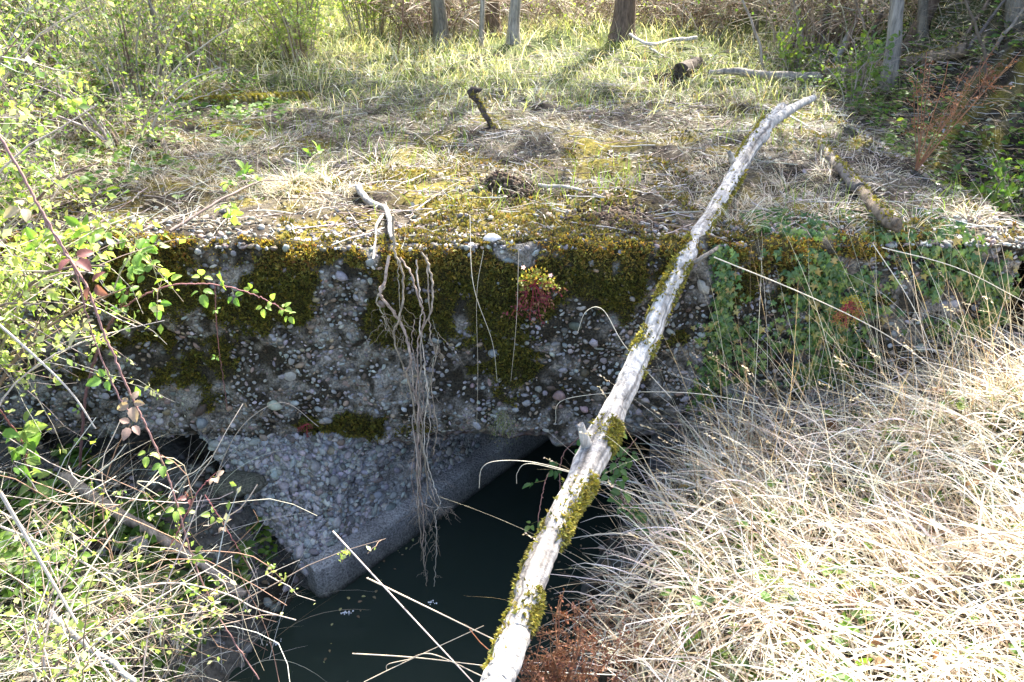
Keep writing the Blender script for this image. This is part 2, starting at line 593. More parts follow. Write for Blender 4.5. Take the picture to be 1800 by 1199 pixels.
# moss: tufts made of short leaning blades
def moss_tufts(mb, P, N, size, col, nb=3):
    n = len(P)
    for b in range(nb):
        D = nrm(N + rng.normal(0, .55, (n, 3)))
        L = size * U(.6, 1.3, n)
        S = nrm(np.cross(D, rdir(n)))
        w = L * .32
        V = np.stack([P - S * w[:, None], P + S * w[:, None], P + D * L[:, None]], 1)
        F = np.arange(n * 3).reshape(-1, 3)
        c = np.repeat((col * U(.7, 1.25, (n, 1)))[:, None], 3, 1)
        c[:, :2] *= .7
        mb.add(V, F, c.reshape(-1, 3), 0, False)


MOSSC = [(.18, .17, .025), (.26, .22, .03), (.11, .11, .02), (.36, .26, .04)]
n = 190000
x = U(X_L + 1.2, X_R, n); z = U(Z_BOT, Z_TOP, n)
am = moss_amt(x, z)
q = rng.random(n) < smooth(.42, .75, am)
x, z = x[q], z[q]
p, nn, _ = face_surf(x - X_L, z - Z_BOT)
col = pick(MOSSC, len(x), .25, [.42, .28, .25, .05])
topw = smooth(1.34, 1.47, z + .05 * (fbm(x * 6, z * 6, 3) - .5))[:, None]
lit_gold = pick([(.46, .32, .06), (.38, .31, .06), (.30, .15, .04), (.42, .40, .10)], len(x), .25, [.35, .3, .15, .2])  # sunlit tone painted in: brighter gold for moss near the top edge
is_lit = (rng.random((len(x), 1)) < topw * .85)
col = np.where(is_lit, lit_gold, col)
mm = MB()
moss_tufts(mm, p + nn * (.022 * (noise(x * 18, z * 18, 77) - .25))[:, None], nn + np.array([0, 0, .35]), U(.005, .014, len(x)) * (.5 + 1.1 * noise(x * 30, z * 30, 9)), col)
tag(mm.build('moss_cover', M_MOSS, deck), kind='stuff')

# rusty edge strip under the face
mb = MB()
xx = np.linspace(-.80, .62, 90)
prof = [(.03, -.004), (-.012, .0), (-.016, .02), (.03, .026)]
Vs = []
for k, (dy, dz) in enumerate(prof):
    Vs.append(np.stack([xx, Y_FACE + dy * .8 - relief(xx, xx * 0 + .615) + .006 + .012 * (fbm(xx * 9, xx * 0, 71) - .5), Z_BOT - .012 + dz * .8 + .03 * (fbm(xx * 5, xx * 0 + 2, 72) - .5)], -1))
Vs = np.stack(Vs, 1).reshape(-1, 3)
i, j = np.meshgrid(np.arange(89), np.arange(3), indexing='ij'); a = i * 4 + j
j4 = (j + 1)
mb.add(Vs, np.stack([a, a + 1, a + 5, a + 4], -1).reshape(-1, 4), pick([(.07, .045, .035), (.16, .145, .13), (.11, .09, .07)], len(Vs), .3), 0)
st = mb.build('edge_strip', M_RUST, deck); st['label'] = 'rusty iron strip along the bottom edge'

# ------------------------------------------------------------------ left abutment below the deck
ab = empty('abutment', (-.7, 2.9, 0), 'grey pebble concrete abutment leaning into the black water', 'abutment')
TOPL = spline([(-1.34, 2.86, .62), (-.98, 2.84, .62), (-.62, 2.98, .62), (-.15, 3.42, .62), (.5, 4.2, .62), (1.6, 5.6, .62), (2.6, 7.2, .62)], 200)
BOTL = spline([(-.93, 2.60, .12), (-.84, 2.56, .12), (-.64, 2.78, .12), (-.2, 3.3, .12), (.45, 4.1, .12), (1.5, 5.5, .12), (2.5, 7.1, .12)], 200)


def ab_pt(u, v):
    """u 0..1 along, v 0..1 up"""
    t = np.clip(u, 0, 1) * 199; i = np.minimum(t.astype(int), 198); f = (t - i)[..., None]
    T = TOPL[i] * (1 - f) + TOPL[i + 1] * f; B = BOTL[i] * (1 - f) + BOTL[i + 1] * f
    p = B + (T - B) * v[..., None]
    nn = np.array([.75, -.62, 0.1])
    d = (0.07 * (fbm(u * 22, v * 3, 81) - .5) * 2 + .035 * (fbm(u * 80, v * 9, 82) - .5) * 2) * (.25 + .75 * smooth(0, .5, v)) - .01
    return p + nn * d[..., None]


mb = MB()
nu, nv = 420, 46
Ug, Vg = np.meshgrid(np.linspace(0, 1, nu), np.linspace(0, 1, nv), indexing='ij')
V = ab_pt(Ug, Vg)
i, j = np.meshgrid(np.arange(nu - 1), np.arange(nv - 1), indexing='ij'); a = i * nv + j
F = np.stack([a, a + nv, a + nv + 1, a + 1], -1).reshape(-1, 4)
g = fbm(Ug * 60, Vg * 8, 83).reshape(-1, 1)
mb.add(V, F, np.array([.07, .068, .064]) + np.array([.34, .335, .325]) * g, 0)
# broken front end returning into the bank
for (c0, c1) in ((0, None),):
    e = V.reshape(nu, nv, 3)[0]
    bk = e + np.array([-.30, .45, 0]) ; bk[:, 2] = e[:, 2]
    md = e + np.array([-.05, .12, 0]) + rng.normal(0, .012, e.shape)
    k = np.arange(nv - 1)
    mb.add(np.vstack([e, md, bk]), np.vstack([np.stack([k, k + 1, k + nv + 1, k + nv], 1), np.stack([k + nv, k + nv + 1, k + 2 * nv + 1, k + 2 * nv], 1)]), (.13, .13, .125), 0)
LAB = 7.0


def ab_surf(u, v):
    uu = u / LAB; vv = v / .55
    p = ab_pt(uu, vv); e = .004
    t = nrm(ab_pt(uu + e, vv) - ab_pt(uu - e, vv)); b = nrm(ab_pt(uu, vv + .05) - ab_pt(uu, vv - .05))
    return p, nrm(np.cross(t, b)), t


PCA = [(.29, .29, .29), (.21, .21, .21), (.35, .345, .335), (.22, .19, .15), (.36, .355, .34), (.11, .105, .10)]
sz = np.concatenate([U(.018, .028, 80), U(.010, .017, 2200), U(.006, .010, 14000), U(.003, .006, 14000)])
pebbles(mb, ab_surf, 3.6, .55, sz, PCA, [.32, .25, .2, .06, .09, .08], lambda u, v: .25 + .65 * smooth(.36, .5, fbm(u * 5, v * 5, 88)), 1, .18)
mb.build('wall_face', [M_CONC, M_STONE], ab)
# smooth footing band
mb = MB()
off = np.array([.75, -.62, 0]) * .035
prof = [(-.6, .185), (1.25, .165), (1.45, .150), (1.6, .03), (1.65, 0), (1.75, -.25)]
Vs = np.stack([np.stack([BOTL[:, 0] + off[0] * a_, BOTL[:, 1] + off[1] * a_, np.full(200, z_)], -1) for a_, z_ in prof], 1)
ff = np.linspace(0, 60, 200)
for c_ in range(6):
    Vs[:, c_, 2] += .007 * (fbm(ff * .5, np.full(200, c_ * .5), 5) - .5) * 2
    w_ = .009 * (fbm(ff * .8, np.full(200, c_ * .6), 6) - .5) * 2
    Vs[:, c_, 0] += w_ * .75; Vs[:, c_, 1] -= w_ * .62
i, j = np.meshgrid(np.arange(199), np.arange(5), indexing='ij'); a = i * 6 + j
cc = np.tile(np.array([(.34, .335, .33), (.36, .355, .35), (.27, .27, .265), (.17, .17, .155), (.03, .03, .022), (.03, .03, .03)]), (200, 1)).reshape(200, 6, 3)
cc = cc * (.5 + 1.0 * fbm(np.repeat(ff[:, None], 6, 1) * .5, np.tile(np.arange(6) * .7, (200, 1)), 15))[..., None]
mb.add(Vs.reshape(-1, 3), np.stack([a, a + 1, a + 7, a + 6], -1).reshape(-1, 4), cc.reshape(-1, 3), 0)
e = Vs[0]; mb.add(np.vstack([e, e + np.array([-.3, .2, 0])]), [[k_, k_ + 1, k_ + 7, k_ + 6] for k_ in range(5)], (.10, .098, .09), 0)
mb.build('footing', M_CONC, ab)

# right abutment, mostly hidden in the dark
ab2 = empty('abutment', (.75, 2.95, 0), 'shadowed right abutment behind the bramble and the leaning log', 'abutment')
mb = MB()
pts = spline([(.62, 2.92, 0), (1.3, 3.7, 0), (2.4, 5.1, 0), (3.2, 6.4, 0)], 60)
Vs = np.stack([np.stack([pts[:, 0] + .02 * (fbm(pts[:, 1] * 9, z_ + pts[:, 0] * 0, 3) - .5), pts[:, 1], np.full(60, z_)], -1) for z_ in (-.3, 0, .2, .4, .62)], 1)
i, j = np.meshgrid(np.arange(59), np.arange(4), indexing='ij'); a = i * 5 + j
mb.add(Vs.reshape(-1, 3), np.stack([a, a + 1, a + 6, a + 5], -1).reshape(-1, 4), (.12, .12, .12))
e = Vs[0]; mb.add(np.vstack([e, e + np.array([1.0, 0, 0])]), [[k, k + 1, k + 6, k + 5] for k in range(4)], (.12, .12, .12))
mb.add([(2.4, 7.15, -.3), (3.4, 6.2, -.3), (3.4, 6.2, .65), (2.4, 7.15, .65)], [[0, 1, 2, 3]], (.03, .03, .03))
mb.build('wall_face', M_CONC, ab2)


# ================================================================== growing and fallen things
def hit(px, py, f=upper, y0=2.92, y1=40.0):
    d = ray(px, py)
    y = np.linspace(y0, y1, 6000)
    t = y / d[1]
    dz = CAM_Z + d[2] * t - f(d[0] * t, y)
    k = np.argmax(dz < 0)
    if dz[k] >= 0: k = len(y) - 1
    return np.array([d[0] * t[k], y[k], float(f(d[0] * t[k], y[k]))])


def lo_hit(px, py, y0=.6, y1=4.0):
    return hit(px, py, lower, y0, y1)


def mul(c, k): return np.array(c, float) * k


# ------------------------------------------------------------------ grass
def blades(mb, base, L, w, az, t0, t1, col, S=6, mat=0, wob=.15, kink=0.0):
    """curved blades: lean grows from t0 (root) to t1 (tip), radians from vertical"""
    n = len(base)
    k = np.linspace(0, 1, S)[None]
    th = t0[:, None] + (t1 - t0)[:, None] * k ** 1.3
    a = az[:, None] + wob * rng.normal(size=(n, 1)) * k * 2
    if kink:
        hit_k = (rng.random((n, 1)) < kink); kp = U(.25, .8, (n, 1)); past = (k > kp) & hit_k
        th = th + past * U(-.3, 1.5, (n, 1)); a = a + past * rng.normal(0, .9, (n, 1))
    st = (L / (S - 1))[:, None]
    dx = np.sin(th) * np.cos(a) * st; dy = np.sin(th) * np.sin(a) * st; dz = np.cos(th) * st
    P = np.stack([np.cumsum(dx, 1) - dx[:, :1], np.cumsum(dy, 1) - dy[:, :1], np.cumsum(dz, 1) - dz[:, :1]], -1) + base[:, None]
    W = w[:, None] * (1 - .85 * k ** 2)
    side = np.stack([-np.sin(az), np.cos(az), 0 * az], -1) + rng.normal(0, .5, (n, 3))
    ribbons(mb, P, W, nrm(side), col, mat)
    return P


def on(f, x, y, dz=0.0):
    return np.stack([x, y, f(x, y) + dz], -1)


STRAW = [(.62, .54, .42), (.76, .70, .58), (.42, .33, .22), (.22, .15, .09), (.82, .79, .72)]
STRAWP = [.26, .26, .16, .14, .18]
GREENG = [(.16, .26, .04), (.22, .30, .06), (.11, .19, .04), (.30, .33, .09)]


def tussocks(mb, f, cx, cy, per, Lr, wr, cols, p, spread=.09, t0=(.1, .9), t1=(1.2, 2.2), flow=None, S=7):
    m = len(cx); n = m * per
    k = np.repeat(np.arange(m), per)
    r = np.abs(rng.normal(0, spread, n)); a0 = U(0, 2 * math.pi, n)
    x = cx[k] + r * np.cos(a0); y = cy[k] + r * np.sin(a0)
    az = a0 + rng.normal(0, .5, n)
    if flow is not None:
        fl = flow(cx, cy)[k]
        u = rng.random(n) < .6
        az = np.where(u, fl + rng.normal(0, .6, n), az)
    blades(mb, on(f, x, y, -.01), U(*Lr, n) * np.repeat(U(.75, 1.2, m), per), U(*wr, n), az, U(*t0, n), U(*t1, n), pick(cols, n, .2, p), S, kink=.4)


# right bank
def bankflow(x, y):
    return 2.6 + 3.4 * (fbm(x * 1.6, y * 1.6, 101) - .5) * 2 + 1.2 * smooth(1.2, .8, y) + .8 * smooth(2.0, 1.4, y)


mb = MB()
N = 230
cx = U(.38, 3.2, N); cy = U(.55, 2.80, N)
q = cx > .30 + (cy - 2.1) * .42 + .12 + .1 * rng.random(N)
cx, cy = cx[q], cy[q]
tussocks(mb, lower, cx, cy, 60, (.10, .40), (.0020, .0062), STRAW, STRAWP, .06, (.1, 1.2), (1.1, 2.9), bankflow)
n = 5200                                                   # matted, lying straw
x = U(.3, 3.4, n); y = U(.5, 2.78, n); q = x > .28 + (y - 2.1) * .42; x, y = x[q], y[q]; n = len(x)
blades(mb, on(lower, x, y, .0) + np.stack([0 * x, 0 * x, U(.01, .13, n)], -1), U(.15, .40, n), U(.002, .006, n), bankflow(x, y) + rng.normal(0, 1.3, n), U(1.0, 1.7, n), U(1.4, 2.0, n), pick(STRAW, n, .2, STRAWP), 6, kink=.5)
# broad curling dead leaves low on the bank
n = 2600
x = U(.5, 3.0, n); y = U(.7, 2.5, n)
blades(mb, on(lower, x, y, .02), U(.2, .45, n), U(.005, .009, n), bankflow(x, y) + rng.normal(0, 1.0, n), U(.5, 1.4, n), U(1.4, 2.6, n), pick(STRAW, n, .2, [.2, .35, .1, .05, .3]), 8, kink=.5)
tag(mb.build('dry_grass', M_DRY), 'bleached dry grass lodged in swirls over the right bank below the deck', 'dry grass', kind='stuff')

# thin arching culms reaching out of the bank towards the wall and the log
mb = MB()
n = 620
x = U(.45, 3.0, n); y = U(1.3, 2.72, n); q = x > .5 + (y - 2.1) * .42; x, y = x[q], y[q]; n = len(x)
az = np.where(rng.random(n) < .6, rng.normal(2.75, .45, n), rng.normal(1.3, .9, n))
az = np.where((y > 2.2) & (np.abs(az - 1.57) < .9), az + 1.3, az)
L = U(.4, .95, n) * np.where(y > 2.0, .75, 1)
t0_ = U(.15, .9, n)
P = blades(mb, on(lower, x, y), L, U(.0014, .0030, n), az, t0_, t0_ + U(.2, 1.1, n), pick([(.60, .50, .33), (.68, .62, .48), (.45, .34, .2)], n, .15), 10, wob=.06)
n2 = 340
x = U(.75, 3.0, n2); y = U(2.25, 2.68, n2)
P2 = blades(mb, on(lower, x, y), U(.35, .95, n2), U(.0014, .0032, n2), rng.normal(3.0, 1.0, n2), U(.0, .5, n2), U(.2, 1.1, n2), pick([(.60, .50, .33), (.68, .62, .48), (.45, .34, .2)], n2, .15), 10, wob=.05)
P2 = blades(mb, on(lower, x, y - .25), U(.25, .6, n2), U(.0013, .003, n2), U(0, 6.28, n2), U(.3, 1.0, n2), U(1.2, 2.6, n2), pick(STRAW, n2, .15, STRAWP), 10, kink=.3)
# drooping seed heads on some
s = P[rng.random(n) < .35]
if len(s):
    tip = s[:, -1]; d = nrm(s[:, -1] - s[:, -2])
    for k in range(7):
        scatter(mb, L_TINY, tip - d * (.006 * k) + rng.normal(0, .001, tip.shape), nrm(d + rng.normal(0, .35, d.shape) + np.array([0, 0, -.3])), rdir(len(tip)), np.full(len(tip), .009), pick([(.6, .5, .34)], len(tip), .15))
tag(mb.build('dry_culms', M_DRY), 'thin straw culms with nodding heads arching out over the ditch', 'dry grass', kind='stuff')

# left bank: straw, green weeds
mb = MB()
N = 110
cx = U(-2.9, -1.0, N); cy = U(.8, 2.05, N)
q = (-cx) > .98 + (cy - 1.2) * .22
cx, cy = cx[q], cy[q]
tussocks(mb, lower, cx, cy, 90, (.12, .38), (.0015, .0038), STRAW, STRAWP, .08, (.2, 1.1), (1.2, 2.5), lambda a, b: 0.2 + 2 * (fbm(a, b, 103) - .5) * 2)
n = 700
x = U(-2.8, -.95, n); y = U(.9, 2.75, n)
blades(mb, on(lower, x, y), U(.3, .7, n), U(.0013, .0026, n), rng.normal(.3, .8, n), U(.3, 1.2, n), U(.9, 1.9, n), pick(STRAW, n, .15, STRAWP), 9, wob=.05)
tag(mb.build('dry_grass', M_DRY), 'sparse straw and thin stalks tangled over the sunlit left bank', 'dry grass', kind='stuff')

mb = MB()
for (x0, x1, y0, y1, n, f, ez) in ((-2.9, -1.0, .8, 2.1, 2600, lower, .10), (-3.2, -.9, 2.1, 2.95, 2600, lower, .06), (.5, 3.2, .7, 2.7, 1100, lower, .10), (2.1, 4.4, 3.1, 6.5, 3200, upper, .10), (-4.5, -1.4, 3.0, 6, 1800, upper, .06)):
    x = U(x0, x1, n); y = U(y0, y1, n)
    q = fbm(x * 3.2, y * 3.2, 111) > .47
    if f is lower: q &= f(x, y) > .12
    x, y = x[q], y[q]; n = len(x)
    N_ = nrm(np.array([0, -.3, 1.0]) + rng.normal(0, .45, (n, 3)))
    for k in range(3):
        a = U(0, 6.28, n)
        D = np.stack([np.cos(a), np.sin(a), .25 * np.ones(n)], -1)
        scatter(mb, L_OVAL, on(f, x, y) + np.stack([U(-.02, .02, n), U(-.02, .02, n), U(.01, ez, n)], -1), D, N_, U(.022, .055, n), pick([(.10, .20, .03), (.14, .25, .04), (.07, .13, .03), (.20, .28, .05)], n, .2))
tag(mb.build('weeds', M_LEAF), 'low green weeds creeping over the banks and the shaded hollow', 'weeds', kind='stuff')

# deck top: short dead grass, litter and tufts
mb = MB()
n = 78000
x = U(-3.8, 2.05, n); y = Y_FACE + .08 + 3.2 * rng.random(n) ** .8
dn = fbm(x * 1.8, y * 2.6, 121); ed = smooth(2.95, 3.7, y)
bare = np.exp(-((x - .35) ** 2 / .35 + (y - 3.35) ** 2 / .06))
q = rng.random(n) < np.clip((smooth(.36, .56, dn) * .85 + .18) * (.25 + .75 * ed) + .35 * smooth(1.1, 1.5, x), 0, 1) * (1 - .85 * bare)
x, y, dn = x[q], y[q], dn[q]; n = len(x)
gmix = rng.random(n) < .10 + .4 * smooth(4.3, 6, y) + .2 * smooth(.5, .6, fbm(x * 2, y * 2, 125))
col = np.where(gmix[:, None], pick([(.18, .22, .08), (.24, .27, .12), (.13, .17, .06)], n, .2), pick([(.34, .32, .27), (.50, .47, .41), (.21, .185, .15), (.12, .10, .08)], n, .2, [.3, .16, .28, .26]))
blades(mb, on(upper, x, y, -.005), U(.03, .11, n) * (1 + .6 * smooth(4.5, 6, y)), U(.0015, .003, n), U(0, 6.28, n), U(.6, 1.5, n), U(1.2, 2.2, n), col, 5)
N = 120
cx = U(-3.2, 1.9, N); cy = U(3.2, 6, N)
tussocks(mb, upper, cx, cy, 26, (.06, .17), (.0015, .003), [(.5, .46, .38), (.36, .31, .24), (.22, .18, .13), (.2, .24, .08)], None, .07, (.1, 1.3), (1.0, 2.2))
N = 40                                                    # pale tussock on the left part of the deck
cx = rng.normal(-1.55, .55, N); cy = rng.normal(3.75, .3, N)
tussocks(mb, upper, cx, np.clip(cy, 3.1, 5), 60, (.08, .26), (.0015, .003), [(.62, .56, .42), (.5, .42, .3), (.7, .66, .55)], None, .07, (.2, 1.0), (1.2, 2.6))
N = 34
cx = rng.normal(1.35, .33, N); cy = rng.normal(3.55, .35, N)
tussocks(mb, upper, np.clip(cx, .8, 1.95), np.clip(cy, 3.0, 5), 55, (.06, .20), (.0015, .003), [(.62, .56, .42), (.5, .42, .3), (.7, .66, .55)], None, .07, (.2, 1.0), (1.2, 2.6))
tag(mb.build('dead_grass', M_DRY), 'short matted dead grass and straw on top of the concrete deck', 'dead grass', kind='stuff')

mb = MB()
n = 9000
x = U(-4.2, 2.0, n); y = U(3.1, 6.4, n)
q = rng.random(n) < smooth(.5, .66, fbm(x * 2.4, y * 2.4, 131)) * .8 + .35 * smooth(5.0, 6.0, y)
x, y = x[q], y[q]; n = len(x)
blades(mb, on(upper, x, y), U(.05, .16, n), U(.002, .0035, n), U(0, 6.28, n), U(0, .4, n), U(.3, 1.2, n), pick(GREENG, n, .2), 5)
n = 60000
x = U(-6.5, 6.5, n); y = 5.0 + 8.4 * rng.random(n)
q = rng.random(n) < (.35 * smooth(4.9, 6.3, y) + .03) + .65 * smooth(.4, .6, fbm(x * 1.6, y * 1.6, 133))
q &= (x < 2.2 + .0 * y) | (rng.random(n) < .35)
x, y = x[q], y[q]; n = len(x)
dry = rng.random(n) < .55
col = np.where(dry[:, None], pick(STRAW, n, .2, STRAWP), pick([(.26, .31, .11), (.34, .37, .17), (.16, .21, .06), (.46, .45, .27)], n, .2))
blades(mb, on(upper, x, y), U(.08, .24, n) * (.5 + .5 * smooth(5, 6.6, y)), U(.003, .006, n), U(0, 6.28, n), U(0, .7, n), U(.5, 1.9, n), col, 5)
n = 16000
x = U(-16, 16, n); y = 13 + 22 * rng.random(n)
blades(mb, on(upper, x, y), U(.25, .5, n), U(.012, .03, n), U(0, 6.28, n), U(0, .5, n), U(.4, 1.4, n), pick([(.40, .46, .10), (.5, .5, .2), (.3, .38, .06)], n, .2), 4)
tag(mb.build('grass', M_GRASS), 'fresh yellow green grass of the sunlit meadow behind the deck', 'grass', kind='stuff')

# moss cushions on top + litter
mb = MB()
n = 70000
x = U(-4.3, 2.0, n); y = Y_FACE + .0 + 2.9 * rng.random(n) ** 1.5
mo = fbm(x * 3.3, y * 3.3, 141) * .7 + .3 * fbm(x * 13, y * 13, 142) + .07 * smooth(3.2, 2.9, y) - .08 * smooth(3.6, 5, y)
q = mo > .545
x, y, mo = x[q], y[q], mo[q]; n = len(x)
cush = (mo - .545) * .16 * (.4 + noise(x * 26, y * 26, 5))
moss_tufts(mb, on(upper, x, np.maximum(y, Y_FACE + .05), -.006) + np.stack([0 * x, 0 * x, cush], -1), np.tile([0, -.1, 1.0], (n, 1)), U(.008, .018, n),
           pick([(.26, .23, .06), (.19, .18, .06), (.12, .12, .05), (.36, .26, .07), (.20, .12, .05)], n, .25, [.3, .28, .2, .15, .07]))
tag(mb.build('moss', M_MOSS), 'yellow and rust coloured moss cushions along the top of the deck', 'moss', kind='stuff')

LITC = [(.16, .12, .08), (.22, .17, .12), (.28, .24, .19), (.10, .075, .05), (.34, .31, .27)]
mb = MB()
for (x0, x1, y0, y1, n, f, s0, s1) in ((-4.2, 2.0, 2.93, 6.0, 9000, upper, .008, .03), (2.0, 4.6, 3.0, 7, 5000, upper, .015, .05), (-6, 6, 5.8, 9, 5000, upper, .01, .035), (-3.0, -.95, 1.0, 2.9, 2500, lower, .008, .035), (.4, 3.2, .6, 2.8, 2000, lower, .015, .05)):
    x = U(x0, x1, n); y = U(y0, y1, n)
    if f is lower: q = f(x, y) > .08; x, y = x[q], y[q]; n = len(x)
    D = rdir(n); D[:, 2] *= .25
    scatter(mb, L_OVAL, on(f, x, y, .004) + np.stack([0 * x, 0 * x, U(0, .012, n)], -1), D, nrm(np.array([0, 0, 1.0]) + rng.normal(0, .4, (n, 3))), U(s0, s1, n), pick(LITC, n, .25))
n = 9000
x = U(-4.2, 4.4, n); y = U(2.95, 7.5, n)
k = np.linspace(-.5, .5, 4)[None, :, None]
D = rdir(n); D[:, 2] *= .12; L = U(.04, .30, n)[:, None, None]
P = on(upper, x, y, .012)[:, None] + D[:, None] * k * L + rng.normal(0, .004, (n, 4, 3))
tubes(mb, P, U(.0008, .003, (n, 1)), pick([(.22, .17, .13), (.34, .30, .26), (.12, .09, .06), (.45, .42, .38)], n, .2), 4)
tag(mb.build('leaf_litter', M_TWIG), 'brown leaf litter and bits of twig scattered over deck and banks', 'leaf litter', kind='stuff')

# loose pebbles on top and rubble on the left bank
mb = MB()
n = 4200
x = U(-4.2, 2.0, n); y = Y_FACE + .0 + .5 * np.abs(rng.normal(0, .33, n))
scatter(mb, PEB_LO[0], on(upper, x, y, .0), rdir(n), np.tile([0, 0, 1.0], (n, 1)), (np.stack([U(.7, 1, n), U(.9, 1.2, n), U(.5, .7, n)], 1) * (.004 + .016 * rng.random((n, 1)) ** 3)), pick(PCOL, n, .2, PP))
n = 2200
x = U(-3.0, -.75, n); y = U(1.7, 3.0, n)
s = .004 + .022 * rng.random(n) ** 3
scatter(mb, PEB_LO[1], on(lower, x, y, .0), rdir(n), np.tile([0, 0, 1.0], (n, 1)), np.stack([s, s * 1.3, s * .7], 1), pick([(.10, .10, .095), (.16, .155, .145), (.06, .058, .05), (.22, .22, .21)], n, .25))
tag(mb.build('gravel', M_STONE), 'loose gravel on the front of the deck and on the left bank', 'gravel', kind='stuff')


# ------------------------------------------------------------------ single stones
def stone(name, label, pos, sc, col, cat='stone', mat=M_STONE, sub=3, seed=1, group=None):
    v, f = ico(sub, 0)
    g = fbm(v[:, 0] * 1.7 + seed, v[:, 1] * 1.7 + v[:, 2] * 1.3, seed) - .5
    v = v * (1 + .5 * g[:, None]) * np.array(sc)
    mb = MB().add(v + pos, f, pick([col], len(v), .06))
    return tag(mb.build(name, mat, loc=pos), label, cat, group)


p = hit(866, 432); stone('stone', 'smooth white oval stone on the front edge of the deck above the moss', p + [0, -.02, .018], (.034, .026, .018), (.62, .58, .54))
p = hit(862, 387); stone('stone', 'tiny white pebble on bare soil behind the oval stone', p + [0, 0, .008], (.014, .012, .009), (.7, .68, .64))
p = aty(420, 850, 2.72); stone('rock', 'flat pale green grey rock wedged under the deck beside the abutment', p, (.11, .08, .035), (.13, .13, .10), 'rock', M_CONC, 3, 4)
p = aty(430, 782, 2.88); stone('rock', 'pale concrete lump directly under the deck edge left of the roots', p, (.10, .06, .05), (.24, .23, .19), 'rock', M_CONC, 3, 9)
p = lo_hit(240, 965); stone('rock', 'small angular pale stone on the left bank above the water', p + [0, 0, .02], (.05, .035, .03), (.28, .27, .25), 'rock', M_CONC, 3, 15)
p = lo_hit(205, 1010); stone('rock', 'white chip of stone lying among clay on the left bank', p + [0, 0, .01], (.028, .02, .014), (.45, .44, .42), 'rock', M_CONC, 2, 22)

# mole hills
for (px, py, lab, s) in ((888, 328, 'dark crumbly molehill in the middle of the deck', .11), (1090, 385, 'flat patch of bare dug soil near the front edge of the deck', .13), (1160, 145, 'dark soil mound in front of the short log end', .13)):
    p = hit(px, py)
    mb = MB()
    n = 1600
    r = np.abs(rng.normal(0, .6, n)) * s; a = U(0, 6.28, n)
    h = s * (.5 if 'hill' in lab or 'mound' in lab else .15) * np.exp(-(r / s) ** 2 * 2.5)
    Q = np.stack([p[0] + r * np.cos(a) * 1.25, p[1] + r * np.sin(a), upper(p[0] + r * np.cos(a) * 1.25, p[1] + r * np.sin(a)) + h * U(.3, 1, n)], -1)
    scatter(mb, PEB_LO[2], Q, rdir(n), rdir(n), U(.003, .013, n), pick([(.06, .042, .03), (.09, .065, .045), (.13, .10, .075)], n, .2))
    tag(mb.build('molehill', M_SOIL, loc=p), lab, 'molehill')


